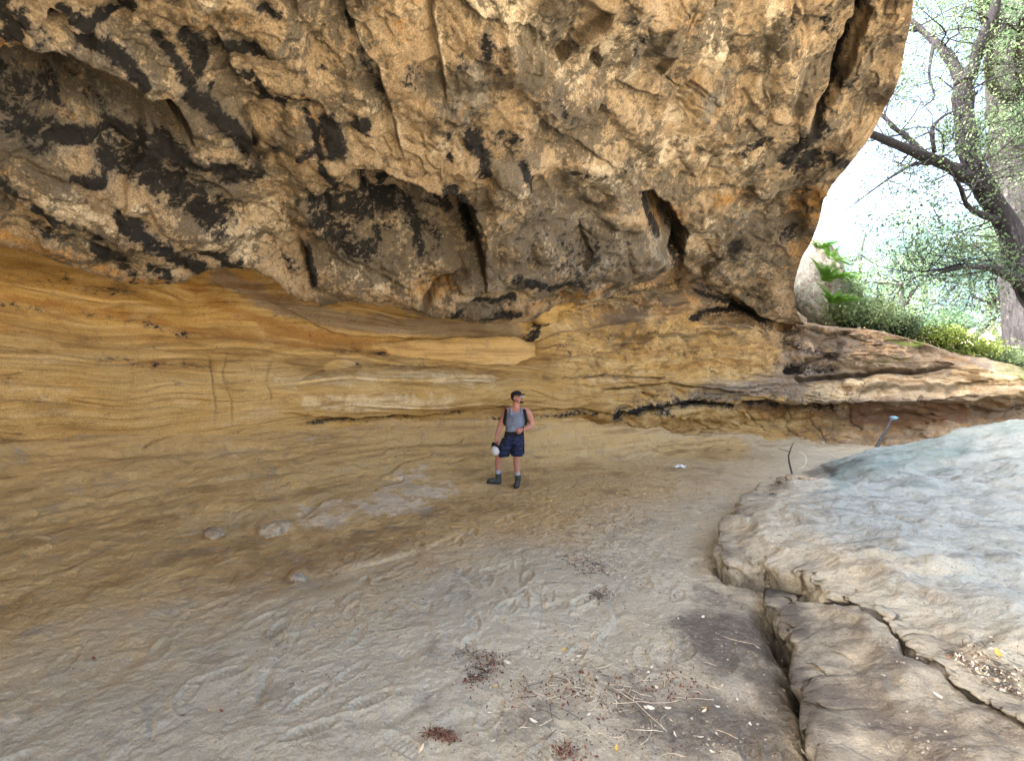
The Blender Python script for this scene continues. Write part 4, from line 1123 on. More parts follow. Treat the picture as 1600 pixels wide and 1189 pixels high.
    for q in (-1, 1):
        ring = [H(0.102 - 0.008 * abs(cos(a)), 0.034 * q + 0.025 * cos(a), 0.008 + 0.019 * sin(a)) for a in np.linspace(0, 2 * pi, 13)]
        add_tube(g, ring, [0.0026] * 13, 5, False)
        add_tube(g, [H(0.094, 0.060 * q, 0.012), H(0.04, 0.080 * q, 0.014), H(-0.02, 0.084 * q, 0.010)], [0.0028] * 3, 5)
    add_tube(g, [H(0.102, 0.010, 0.012), H(0.106, 0, 0.014), H(0.102, -0.010, 0.012)], [0.0026] * 3, 5)
    gl = link_mesh('glasses', bm_mesh('glasses', g), BLACK, root)
    for q in (-1, 1):
        b = bmesh.new(); add_ball(b, H(0.099, 0.034 * q, 0.008), (0.003, 0.024, 0.018), Rh, 2)
        link_mesh('lens', bm_mesh('lens', b), GLASS, gl)
    # --- black cap on the head
    cp = bmesh.new()
    add_ball(cp, H(-0.012, 0, 0.055), (0.108, 0.086, 0.072), Rh, 2)
    bmesh.ops.bisect_plane(cp, geom=cp.verts[:] + cp.edges[:] + cp.faces[:], plane_co=H(0, 0, 0.040), plane_no=up, clear_inner=True)
    bmesh.ops.holes_fill(cp, edges=[e for e in cp.edges if e.is_boundary], sides=0)
    capo = link_mesh('cap', bm_mesh('cap', cp), BLACK, root)
    br = bmesh.new()
    R0, R1 = [], []
    for k in range(13):
        a = (k / 12 - 0.5) * 2.3
        for lst, dz in ((R0, 0.004), (R1, -0.004)):
            lst.append((br.verts.new(H(0.065 * cos(a), 0.078 * sin(a) * 0.98, 0.046 + dz)), br.verts.new(H(0.07 + 0.088 * cos(a * 0.9), 0.080 * sin(a * 0.85), 0.040 + dz - 0.012 * abs(sin(a))))))
    for k in range(12):
        br.faces.new((R0[k][0], R0[k + 1][0], R0[k + 1][1], R0[k][1])); br.faces.new((R1[k][0], R1[k][1], R1[k + 1][1], R1[k + 1][0])); br.faces.new((R0[k][1], R0[k + 1][1], R1[k + 1][1], R1[k][1]))
    link_mesh('brim', bm_mesh('brim', br), BLACK, capo)
    # --- tank top: front and back with scooped neck and open arm holes
    blob('tank_top', TANK, root, [
        lambda b: rings_mesh(b, [(J(803.3, 675), .158, .114), (J(803.8, 670), .158, .116), (J(805, 661), .163, .120), (J(806, 652), .176, .122), (J(806, 645.5), .172, .116), (J(806, 643), .14, .100)], 32),
        lambda b: [add_chain(b, [J(806 + q * 8.2, 647, -.09), J(806 + q * 8.4, 640, -.045), J(806 + q * 8.4, 637.6, .02), J(806 + q * 8.5, 646, .09)], [0.030, 0.032, 0.032, 0.032]) for q in (-1, 1)]], 0.008, 4)
    # --- shorts
    blob('shorts', CAMO, root, [
        lambda b: rings_mesh(b, [(J(801, 693), .185, .135), (J(802, 684), .176, .130), (J(803, 676.5), .164, .124)], 28),
        lambda b: rings_mesh(b, [(J(784.5, 713), .128, .125), (J(787, 704), .132, .126), (J(791, 695), .128, .126), (J(795, 684), .115, .122)], 24),
        lambda b: rings_mesh(b, [(J(808, 712), .108, .112), (J(808, 702), .112, .115), (J(809, 690), .105, .118)], 24)], 0.009, 3)
    blob('waistband', BLACK, root, [lambda b: rings_mesh(b, [(J(803, 680), .169, .130), (J(803.3, 673.5), .163, .124)], 28)], 0.009, 1)
    wb = bmesh.new()
    add_tube(wb, [J(817.6, 670.2, -.15) + Vector((0.004 * cos(a), 0.034 * sin(a), 0.036 * cos(a))) for a in np.linspace(0, 2 * pi, 14)], [0.008] * 14, 6, False)
    link_mesh('watch', bm_mesh('watch', wb), BLACK, root)
    # --- socks and boots
    for (ak, kn) in ((J(778.8, 743, .02), J(778.3, 736, .01)), (J(809.3, 746, 0), J(808.5, 739, 0))):
        blob('sock', SOCK, root, [lambda b, ak=ak, kn=kn: add_chain(b, [ak, kn], [0.047, 0.050])], 0.008, 1)
    def boot(ankle, heel, toe):
        d = (toe - heel); L = d.length; d.normalize()
        z = Vector((0, 0, 1)); s = d.cross(z).normalized()
        Rb = Matrix((d, s, s.cross(d) * -1)).transposed()
        o = blob('boot', BOOT, root, [
            lambda b: add_chain(b, [ankle + z * 0.015, heel + d * 0.055 + z * 0.075], [0.058, 0.054]),
            lambda b: add_ball(b, heel + d * 0.06 + z * 0.05, (0.066, 0.044, 0.052), Rb, 2),
            lambda b: add_ball(b, heel + d * L * 0.5 + z * 0.052, (0.095, 0.044, 0.045), Rb, 2),
            lambda b: add_ball(b, heel + d * (L - 0.075) + z * 0.042, (0.075, 0.050, 0.040), Rb, 2)], 0.007, 3)
        b = bmesh.new()
        up_, dn = [], []
        for k in range(24):
            a = 2 * pi * k / 24
            c_ = heel + d * (L / 2 + L / 2 * cos(a)) + s * (0.052 - 0.006 * (cos(a) < 0)) * sin(a) * (1 - 0.18 * (1 - abs(sin(a))))
            dn.append(b.verts.new(c_ - z * 0.004)); up_.append(b.verts.new(c_ + z * 0.026))
        b.faces.new(up_); b.faces.new(dn[::-1])
        for k in range(24): b.faces.new((dn[k], dn[(k + 1) % 24], up_[(k + 1) % 24], up_[k]))
        link_mesh('sole', bm_mesh('sole', b), SOLE, o, False)
    gp = lambda x, y: Vector((x, y - y0, gz(x + base.x, y) - base.z + 0.004))
    hl = J(783.3, 755, .06); tl = J(760.5, 757, -.04)
    boot(J(778.8, 743, .02), gp(hl.x, y0 + .06), gp(tl.x, y0 - .04))
    hr = J(810, 760, .07); tr = J(805, 765, -.21)
    boot(J(809.3, 746, 0), gp(hr.x, y0 + .07), gp(tr.x, y0 - .21))

    # --- backpack he wears: a thing of its own
    bp = empty('backpack', base + J(806, 655, .2))
    tag(bp, 'black backpack on the back of the man in the tank top, straps over his shoulders', 'backpack')
    off = J(806, 655, .2)
    K = lambda u, v, dy: J(u, v, dy) - off
    blob('bag', BLACK, bp, [lambda b: rings_mesh(b, [(K(806, 673, .21), .14, .085), (K(806, 668, .215), .15, .10), (K(806, 652, .215), .15, .10), (K(806, 642, .20), .12, .075)], 20)], 0.012, 4)
    for pts in ([(790.5, 641, .10), (791.0, 637.8, .02), (790.8, 641, -.085), (789.6, 650, -.112), (788.0, 659, -.06), (789, 664, .06)],
                [(819.2, 641, .10), (818.6, 637.8, .02), (819.4, 641, -.09), (821.2, 650, -.112), (822.6, 659, -.07), (821, 664, .06)]):
        b = bmesh.new()
        add_tube(b, [K(*p) for p in pts], [(0.026, 0.010)] * 6, 8)
        link_mesh('strap', bm_mesh('strap', b), BLACK, bp)
    b = bmesh.new()
    add_tube(b, [K(817.5, 674, .05), K(818.4, 690, .05), K(818.6, 709, .05)], [(0.012, 0.003)] * 3, 6)
    link_mesh('strap_end', bm_mesh('strap_end', b), BLACK, bp)

    # --- the cap he holds
    hp = J(776.2, 690.8, -.075)
    hat = empty('hat', base + hp)
    tag(hat, 'white mesh cap with dark brim hanging from the hand of the man', 'hat')
    axis = Vector((-0.45, -0.75, -0.40)).normalized()      # top of the crown looks this way
    xx = Vector((0.25, 0.2, -0.95)); xx = (xx - axis * xx.dot(axis)).normalized()
    yy = axis.cross(xx)
    Rc = Matrix((xx, yy, axis)).transposed()
    cc = J(774.5, 703.5, -.09) - hp
    b = bmesh.new()
    n1, n2 = 20, 7
    V = [[b.verts.new(cc + Rc @ Vector((0.090 * cos(2 * pi * k / n1) * cos(j / n2 * 1.45), 0.075 * sin(2 * pi * k / n1) * cos(j / n2 * 1.45), 0.105 * sin(j / n2 * 1.57)))) for k in range(n1)] for j in range(n2 + 1)]
    for j in range(n2):
        for k in range(n1): b.faces.new((V[j][k], V[j][(k + 1) % n1], V[j + 1][(k + 1) % n1], V[j + 1][k]))
    b.faces.new(V[-1])
    cr = link_mesh('crown', bm_mesh('crown', b), WHITE, hat)
    sm = cr.modifiers.new('shell', 'SOLIDIFY'); sm.thickness = 0.003
    b = bmesh.new()
    A = []
    for k in range(13):
        a = (k / 12 - 0.5) * 2.2 + pi * 1.0
        A.append((b.verts.new(cc + Rc @ Vector((0.090 * cos(a), 0.075 * sin(a), 0.0))), b.verts.new(cc + Rc @ Vector((0.150 * cos(a) - 0.005, 0.080 * sin(a), -0.02)))))
    for k in range(12): b.faces.new((A[k][0], A[k + 1][0], A[k + 1][1], A[k][1]))
    bo = link_mesh('brim', bm_mesh('brim', b), BLACK, hat)
    sm = bo.modifiers.new('shell', 'SOLIDIFY'); sm.thickness = 0.004
    b = bmesh.new()
    add_tube(b, [Vector((0.004, -.01, 0.012)), Vector((0.006, -.012, -0.03)), cc + Rc @ Vector((-0.088, 0, 0.0))], [0.010, 0.012, 0.012], 7)
    link_mesh('strap', bm_mesh('strap', b), BLACK, hat)




# ================================================================ trees, boulder, plants beyond the drip line
def W(u, v, y):
    """the point seen at picture point (u, v) at distance y ahead"""
    return Vector(((u - U0) / FPX * y, y, EYE - (v - V0) / FPX * y))


def bark(name, a, b, lich):
    m = NT(name)
    n = m.noise(2.2, 6, 0.65, 0.8, m.mapped((5, 5, 1.0)))
    c = m.mix(m.ramp(n, 0.35, 0.65), a, b)
    c = m.mix(m.ramp(m.noise(7, 5, 0.7), 0.55, 0.68), c, lich)
    nb = m.bump(n, 0.9, 0.06)
    return m.done(c, 0.95, nb)


def leaf_mat(name, a, b, t=0.45):
    return plain(name, a, 0.55, 0.35, 1.7, 0.35, col2=b, trans=t)


def leaf_cloud(name, pts, size, mat, parent, rg, droop=0.3, shape=0.5, spread=None):
    """many small folded leaves as one mesh: pts (N,3)"""
    N = len(pts)
    d = rg.normal(size=(N, 3)); d[:, 2] -= droop
    d /= np.linalg.norm(d, axis=1, keepdims=True)
    s = np.cross(d, rg.normal(size=(N, 3))); s /= np.linalg.norm(s, axis=1, keepdims=True)
    n = np.cross(d, s)
    L = size * rg.uniform(0.6, 1.3, (N, 1))
    w = L * shape
    V = np.stack([pts, pts + d * L * 0.5 + s * w * 0.5 + n * L * 0.08, pts + d * L, pts + d * L * 0.5 - s * w * 0.5 + n * L * 0.08], 1).reshape(-1, 3)
    me = bpy.data.meshes.new(name)
    F = np.arange(4 * N, dtype=np.int32).reshape(N, 4)
    F = np.concatenate([F[:, [0, 1, 2]], F[:, [0, 2, 3]]], 0)
    me.vertices.add(4 * N); me.vertices.foreach_set('co', V.astype(np.float32).ravel())
    me.loops.add(F.size); me.loops.foreach_set('vertex_index', F.ravel())
    me.polygons.add(len(F)); me.polygons.foreach_set('loop_start', np.arange(0, F.size, 3, dtype=np.int32))
    me.update(calc_edges=True)
    return link_mesh(name, me, mat, parent, False)


def crooked(a, b, n, amp, rg):
    P = [Vector(a).lerp(Vector(b), k / n) for k in range(n + 1)]
    L = (Vector(b) - Vector(a)).length
    for k in range(1, n): P[k] += Vector(rg.normal(size=3)) * amp * L / n
    return P


def smooth_pts(P, k=3):
    P = np.array([list(p) for p in P], float)
    t = np.linspace(0, len(P) - 1, (len(P) - 1) * k + 1)
    i = np.arange(len(P))
    return [Vector((spl(i, P[:, 0], np.array([q]))[0], spl(i, P[:, 1], np.array([q]))[0], spl(i, P[:, 2], np.array([q]))[0])) for q in t]


def twigs(bm, start, d, L, r, depth, rg, ends, nsub=4):
    d = d.normalized()
    n = 4
    P = [Vector(start)]
    for k in range(n):
        d = (d + Vector(rg.normal(size=3)) * 0.28 + Vector((0, 0, 0.03))).normalized()
        P.append(P[-1] + d * L / n)
    add_tube(bm, P, [r * (1 - 0.75 * k / n) for k in range(n + 1)], 4 if r < 0.02 else 6)
    if depth == 0:
        ends += P[1:]
        return
    for k in range(nsub):
        i = 1 + int(rg.integers(0, n))
        side = Vector(rg.normal(size=3))
        dd = (d * 0.7 + (side - d * side.dot(d)).normalized() * rg.uniform(0.5, 1.0)).normalized()
        twigs(bm, P[i], dd, L * rg.uniform(0.45, 0.7), r * 0.42, depth - 1, rg, ends, nsub)


def limb_tree(name, label, limbs, mat, leafmat, seed, twig_n, twig_len, leaf_n, leaf_size, group=None, base=None):
    """limbs: list of ([(u, v, y)], [radius...]) drawn where they stand; grows twigs and a crown on them"""
    rg = np.random.default_rng(seed)
    p0 = base or W(*limbs[0][0][0])
    root = empty(name, p0)
    tag(root, label, 'tree', group)
    bm = bmesh.new()
    ends = []
    for pts, rad in limbs:
        P = [(W(*p) if len(p) == 3 else Vector(p[3:])) - p0 for p in pts]
        S_ = smooth_pts(P, 4)
        rr = np.interp(np.linspace(0, 1, len(S_)), np.linspace(0, 1, len(rad)), rad)
        rr = rr * (1 + 0.10 * rg.normal(size=len(rr)))
        add_tube(bm, S_, list(rr), 12 if rad[0] > 0.1 else 8)
        if twig_n:
            k = max(2, int(twig_n * (S_[-1] - S_[0]).length))
            for _ in range(k):
                i = int(rg.integers(len(S_) // 3, len(S_)))
                dd = Vector(rg.normal(size=3)); dd.z = abs(dd.z) * 0.5
                twigs(bm, S_[i], dd, twig_len * rg.uniform(0.5, 1.2), min(0.022, rr[i] * 0.5), 2, rg, ends, 3)
    tr = link_mesh('trunk', bm_mesh('trunk', bm), mat, root)
    if leaf_n and ends:
        E = np.array([list(e) for e in ends])
        pick = E[rg.integers(0, len(E), leaf_n)] + rg.normal(size=(leaf_n, 3)) * 0.10
        leaf_cloud('crown', pick, leaf_size, leafmat, root, rg)
    return root


def crown_tree(name, label, pos, h, rad, trunk_r, mat, leafmat, seed, n, size, group=None, clumps=26):
    """a whole tree further off: tapered trunk, a few limbs, clumped crown with gaps"""
    rg = np.random.default_rng(seed)
    root = empty(name, pos)
    tag(root, label, 'tree', group)
    bm = bmesh.new()
    top = Vector((rg.normal() * 0.3, rg.normal() * 0.3, h * 0.8))
    P = crooked((0, 0, -0.3), top, 6, 0.25, rg)
    add_tube(bm, P, list(np.linspace(trunk_r, trunk_r * 0.25, 7)), 9)
    cen = []
    for k in range(clumps):
        a, q = rg.uniform(0, 2 * pi), rg.uniform(0.15, 1) ** 0.6
        c_ = Vector((cos(a) * rad * q, sin(a) * rad * q, h * (0.36 + 0.62 * rg.uniform() * (1.1 - 0.5 * q))))
        cen.append(c_)
        if k % 2 == 0:
            i = int(rg.integers(2, 6))
            add_tube(bm, crooked(P[i], c_, 4, 0.3, rg), [trunk_r * 0.4, trunk_r * 0.28, trunk_r * 0.18, trunk_r * 0.1, trunk_r * 0.05], 6)
    link_mesh('trunk', bm_mesh('trunk', bm), mat, root)
    C_ = np.array([list(c) for c in cen])
    i = rg.integers(0, len(C_), n)
    rr = rad * rg.uniform(0.16, 0.36, len(C_))[i][:, None]
    d = rg.normal(size=(n, 3)); d /= np.linalg.norm(d, axis=1, keepdims=True)
    pts = C_[i] + d * rr * rg.uniform(0.3, 1.0, (n, 1)) ** 0.5 * np.array([1.1, 1.1, 0.75])
    leaf_cloud('crown', pts, size, leafmat, root, rg)
    return root


def build_outside():
    BARK = bark('oak_bark', (0.006, 0.006, 0.009), (0.014, 0.013, 0.017), (0.026, 0.026, 0.03))
    BARK2 = bark('pale_bark', (0.012, 0.012, 0.015), (0.03, 0.029, 0.033), (0.055, 0.055, 0.058))
    LEAF = leaf_mat('oak_leaf', (0.05, 0.10, 0.045), (0.10, 0.15, 0.07))
    LEAF2 = leaf_mat('pale_oak_leaf', (0.07, 0.15, 0.07), (0.12, 0.21, 0.12))
    LEAF3 = leaf_mat('hazy_blue_leaf', (0.05, 0.12, 0.13), (0.09, 0.17, 0.20))  # the blue of far haze painted into the leaf colour
    FERN = leaf_mat('fern_green', (0.08, 0.22, 0.025), (0.14, 0.32, 0.04), 0.4)
    SHRUB = leaf_mat('shrub_leaf', (0.12, 0.20, 0.07), (0.24, 0.33, 0.17), 0.35)
    MOSS = leaf_mat('moss_green', (0.12, 0.19, 0.03), (0.20, 0.26, 0.05), 0.3)

    # the oak leaning across the opening
    gx, gy = 15.2, 11.6
    foot = Vector((gx, gy, gz(gx, gy) - 0.2))
    Y = 11.5
    limbs = [
        ([(0, 0, 0, *foot), (1650, 520, Y + .2), (1604, 440, Y), (1574, 352, Y), (1541, 300, Y - .1), (1516, 243, Y - .2), (1506, 178, Y - .3), (1504, 122, Y - .4)], [.36, .32, .27, .24, .215, .20, .19, .175]),
        ([(1504, 130, Y - .4), (1524, 96, Y - .5), (1535, 62, Y - .7), (1552, 20, Y - .9), (1570, -60, Y - 1.2), (1560, -160, Y - 1.4)], [.165, .14, .12, .10, .07, .04]),
        ([(1504, 130, Y - .4), (1488, 98, Y - .3), (1468, 72, Y - .1), (1447, 54, Y + .2), (1420, 30, Y + .5), (1380, 10, Y + .9)], [.15, .11, .085, .07, .05, .03]),
        ([(1535, 290, Y - .1), (1500, 272, Y - .4), (1470, 254, Y - .7), (1440, 243, Y - .9), (1400, 226, Y - 1.2), (1352, 206, Y - 1.6), (1320, 195, Y - 1.9)], [.13, .12, .11, .10, .085, .06, .03]),
        ([(1450, 246, Y - .9), (1418, 215, Y - .8), (1395, 198, Y - .8), (1375, 178, Y - .7), (1350, 170, Y - .5)], [.07, .06, .05, .035, .02]),
        ([(1510, 262, Y - .4), (1470, 256, Y - .1), (1430, 256, Y + .1), (1400, 272, Y + .4), (1360, 300, Y + .8), (1320, 330, Y + 1.2)], [.055, .05, .045, .035, .022, .012]),
        ([(1562, 345, Y), (1535, 336, Y - .3), (1512, 322, Y - .6), (1500, 292, Y - .9), (1492, 280, Y - 1)], [.09, .075, .06, .04, .03]),
        ([(1460, 240, Y - .7), (1456, 205, Y - .8), (1470, 185, Y - .8), (1495, 172, Y - .7)], [.045, .04, .03, .02]),
        ([(1600, 448, Y), (1580, 432, Y - .6), (1552, 420, Y - 1.2), (1520, 417, Y - 1.8), (1480, 420, Y - 2.4), (1440, 425, Y - 3)], [.14, .12, .08, .05, .03, .015]),
        ([(1460, 60, Y), (1452, 120, Y - .2), (1460, 150, Y - .4), (1440, 170, Y - .5)], [.04, .03, .02, .012]),
    ]
    limb_tree('oak_tree', 'dark forked oak leaning across the cave opening, long branch reaching to the rock', limbs, BARK, LEAF, 3, 3.6, 1.4, 17000, 0.065, base=foot)
    # the thick pale trunk behind it
    gx, gy = 16.2, 14.6
    foot = Vector((gx, gy, gz(gx, gy) - 0.2))
    Y = 14.5
    limbs = [
        ([(0, 0, 0, *foot), (1612, 420, Y), (1594, 330, Y), (1582, 250, Y), (1575, 170, Y), (1572, 90, Y), (1580, 0, Y), (1590, -120, Y)], [.75, .66, .60, .56, .54, .52, .44, .3]),
        ([(1573, 60, Y), (1545, 10, Y - .8), (1500, -40, Y - 1.6), (1440, -80, Y - 2.4)], [.26, .2, .14, .06]),
        ([(1576, 150, Y - .3), (1555, 140, Y - 1), (1545, 110, Y - 1.6), (1548, 70, Y - 2.2), (1530, 20, Y - 2.8)], [.15, .12, .10, .07, .04]),
        ([(1590, 140, Y - .4), (1596, 120, Y - 1.2), (1590, 80, Y - 2), (1600, 20, Y - 3)], [.16, .13, .1, .06]),
    ]
    limb_tree('oak_tree', 'thick pale grey trunk standing behind the dark leaning oak', limbs, BARK2, LEAF2, 5, 3.0, 1.9, 22000, 0.07, base=foot)

    # the wood beyond
    rows = [(1300, 21, 9.5, 3.6, 'slender tree with thin pale crown just outside the rock edge'), (1395, 24, 11, 4.2, 'pale leafy tree above the ferny boulder'), (1480, 27, 10, 4.0, 'hazy light green tree seen between boulder and leaning oak'),
            (1560, 22, 12, 4.4, 'tall leafy tree right behind the thick pale trunk'), (1660, 26, 13, 5, 'wide crowned tree at the picture edge behind the oaks'), (1350, 34, 14, 5, 'distant rounded tree low over the ledge'),
            (1440, 38, 15, 5.5, 'distant broad tree showing pale over the shrubs'), (1540, 40, 15, 6, 'farthest wide tree on the bright slope'), (1760, 18, 12, 4.5, 'dense tree beside the open grey rock'), (1620, 46, 17, 6.5, 'tall faint tree at the back of the bright slope')]
    for i, (u, y, h, rad, lab) in enumerate(rows):
        x = (u - U0) / FPX * y
        crown_tree('woodland_tree', lab, Vector((x, y, gz(x, y))), h, rad, 0.16 + 0.01 * y / 3, BARK2 if i % 2 else BARK, (LEAF2, LEAF3, LEAF)[i % 3], 20 + i, 8500 if y < 30 else 5000, 0.065 + 0.0026 * y, 'trees of the wood beyond the cave', 34)

    # lichen boulder at the foot of the overhang
    m = NT('lichen_boulder')
    n = m.noise(2.4, 8, 0.7, 0.4)
    c = m.mix(m.ramp(n, 0.35, 0.65), (0.17, 0.15, 0.13), (0.27, 0.255, 0.23))
    c = m.mix(m.ramp(m.noise(9, 7, 0.72), 0.47, 0.58), c, (0.27, 0.33, 0.31))
    c = m.mix(m.ramp(m.noise(26, 5, 0.75), 0.56, 0.68), c, (0.13, 0.12, 0.11))
    MB = m.done(c, 0.95, m.bump(m.noise(8, 8, 0.7), 0.9, 0.12))
    yb = 15.2
    cb = W(1276, 452, yb)
    bm = bmesh.new()
    bmesh.ops.create_icosphere(bm, subdivisions=6, radius=1)
    V = np.array([v.co[:] for v in bm.verts])
    q = V.astype(np.float32)
    V = V * np.array([0.80, 1.0, 1.62])
    V *= (1 + 0.16 * fbm(q * 1.4 + 4, 4) + 0.05 * fbm(q * 5, 3))[:, None]
    V[:, 0] += 0.35 * (-V[:, 2] / 1.6) * (V[:, 2] < 0) - 0.12 * V[:, 2]
    for v, p in zip(bm.verts, V): v.co = p
    o = link_mesh('boulder', bm_mesh('boulder', bm), MB)
    o.location = cb
    tag(o, 'pale boulder crusted with lichen, wedged between the overhang and the ferns', 'boulder')

    # ferns on the boulder: each a spray of fronds
    def fern(base, label, nf, L, seed, lean):
        rg = np.random.default_rng(seed)
        root = empty('fern', base)
        tag(root, label, 'fern', 'ferns on the lichen boulder')
        for k in range(nf):
            a = rg.uniform(0, 2 * pi)
            d = Vector((cos(a) * 1.0, sin(a) * 0.8, 0.9 + 0.5 * rg.uniform())) + lean
            d.normalize()
            bm = bmesh.new()
            n = 22
            p, dd = Vector((0, 0, 0)), d.copy()
            l = L * rg.uniform(0.4, 1.25)
            mid = []
            for i in range(n + 1):
                mid.append(p.copy())
                dd = (dd + Vector((0, 0, -0.055))).normalized()
                p = p + dd * l / n
            add_tube(bm, mid[::2], [0.006] * len(mid[::2]), 4)
            for i in range(1, n):
                t = (mid[i + 1] - mid[i]).normalized()
                s = t.cross(Vector((0.1, 0.2, 1))).normalized()
                wdt = l * 0.15 * (1 - (i / n) ** 1.6) + 0.015
                for q in (-1, 1):
                    tip = mid[i] + s * q * wdt + t * wdt * 0.35 + Vector((0, 0, -0.15 * wdt))
                    a0, a1 = mid[i] - t * 0.004, mid[i] + t * l / n * 0.8
                    md = (mid[i] + tip) / 2
                    bm.faces.new([bm.verts.new(x) for x in (a0, md - t * 0.006, tip, md + t * l / n * 0.35, a0 + t * l / n * 0.5)])
            link_mesh('frond', bm_mesh('frond', bm), FERN, root, False)
    fern(W(1281, 392, 14.5), 'bright green fern on top of the lichen boulder', 30, 0.62, 1, Vector((0.25, -0.2, 0.3)))
    fern(W(1297, 412, 14.4), 'small fern hanging just under the topmost fern', 34, 0.75, 2, Vector((0.6, -0.2, 0.0)))
    fern(W(1292, 440, 14.0), 'broad bright fern halfway down the side of the lichen boulder', 46, 0.85, 3, Vector((0.5, -0.3, 0.15)))
    fern(W(1312, 446, 14.3), 'fern behind the broad fern, against the pale trees', 34, 0.7, 4, Vector((0.4, 0.0, 0.3)))
    fern(W(1302, 474, 13.8), 'fern lowest down the side of the lichen boulder, over the bushes', 40, 0.7, 5, Vector((0.4, -0.4, -0.1)))

    # shrubs along the ledge
    def shrub(u, v, y, rx, rz, label, seed, n, mat, size=0.085):
        rg = np.random.default_rng(seed)
        p = W(u, v, y)
        root = empty('shrub', p)
        tag(root, label, 'shrub', 'shrubs along the top of the ledge')
        bm = bmesh.new()
        pts = []
        for k in range(34):
            a, q = rg.uniform(0, 2 * pi), rg.uniform(0, 1) ** 0.5
            e = Vector((cos(a) * rx * q, sin(a) * rx * 0.7 * q, rz * (0.35 + 0.65 * rg.uniform()) * (1.15 - 0.6 * q)))
            add_tube(bm, crooked((rg.normal() * 0.05, rg.normal() * .05, -0.15), e, 4, 0.2, rg), [0.014, 0.011, 0.008, 0.005, 0.003], 4)
            pts.append(np.array(e) + rg.normal(size=(n // 34, 3)) * np.array([0.20, 0.20, 0.16]) * rx)
            pts.append(np.array(e) * rg.uniform(0.4, 1, (n // 80, 1)) + rg.normal(size=(n // 80, 3)) * 0.10)
        link_mesh('stem', bm_mesh('stem', bm), BARK, root)
        leaf_cloud('foliage', np.concatenate(pts), size, mat, root, rg, 0.0, 0.45)
    shrub(1318, 506, 14.4, 0.55, 1.75, 'tall leafy bush climbing the side of the lichen boulder', 10, 4200, SHRUB, 0.07)
    shrub(1335, 512, 14.2, 0.85, 1.25, 'pale green bush beside the lichen boulder', 11, 3800, SHRUB)
    shrub(1372, 518, 14.3, 0.85, 0.95, 'green bush next after the boulder bush on the ledge', 12, 3000, SHRUB)
    shrub(1418, 530, 14.0, 0.7, 0.65, 'low dark green bush where the ledge begins to drop', 13, 2000, LEAF)
    shrub(1462, 540, 13.8, 0.7, 0.55, 'low yellow green bush on the dropping ledge', 14, 1800, MOSS)
    shrub(1512, 556, 13.6, 0.8, 0.5, 'mossy green bush above the moss streak on the ledge', 15, 1800, MOSS)
    shrub(1570, 572, 13.4, 0.9, 0.45, 'bright low bush at the picture edge end of the ledge', 16, 1800, SHRUB)
    shrub(1490, 520, 17.5, 1.2, 0.9, 'loose bush standing back from the ledge edge', 17, 2000, LEAF2)
    shrub(1585, 545, 17.0, 1.4, 0.9, 'loose bush under the leaning oak', 18, 2000, SHRUB)

    # low creeping growth on the ledge top: nobody could count it
    rg = np.random.default_rng(77)
    n = 9000
    uu = rg.uniform(1375, 1680, n)
    yy = rg.uniform(13.2, 17.5, n) - (uu - 1375) / 300 * 0.4
    ph = az(uu)
    edge = EYE + ledm(ph) * (yy / np.cos(ph))
    zz = EYE + ledm(ph) * R_CRK(ph) * 0.97 + 0.10 * (yy - 13) + 0.03 + 0.05 * rg.normal(size=n)
    keep = fbm(np.stack([uu / 22, yy * 1.2, 0 * uu], -1).astype(np.float32), 3) > -0.12
    pts = np.stack([(uu - U0) / FPX * yy, yy, zz], -1)[keep]
    o = leaf_cloud('undergrowth', pts, 0.07, MOSS, None, rg, -0.4, 0.4)
    tag(o, kind='stuff')

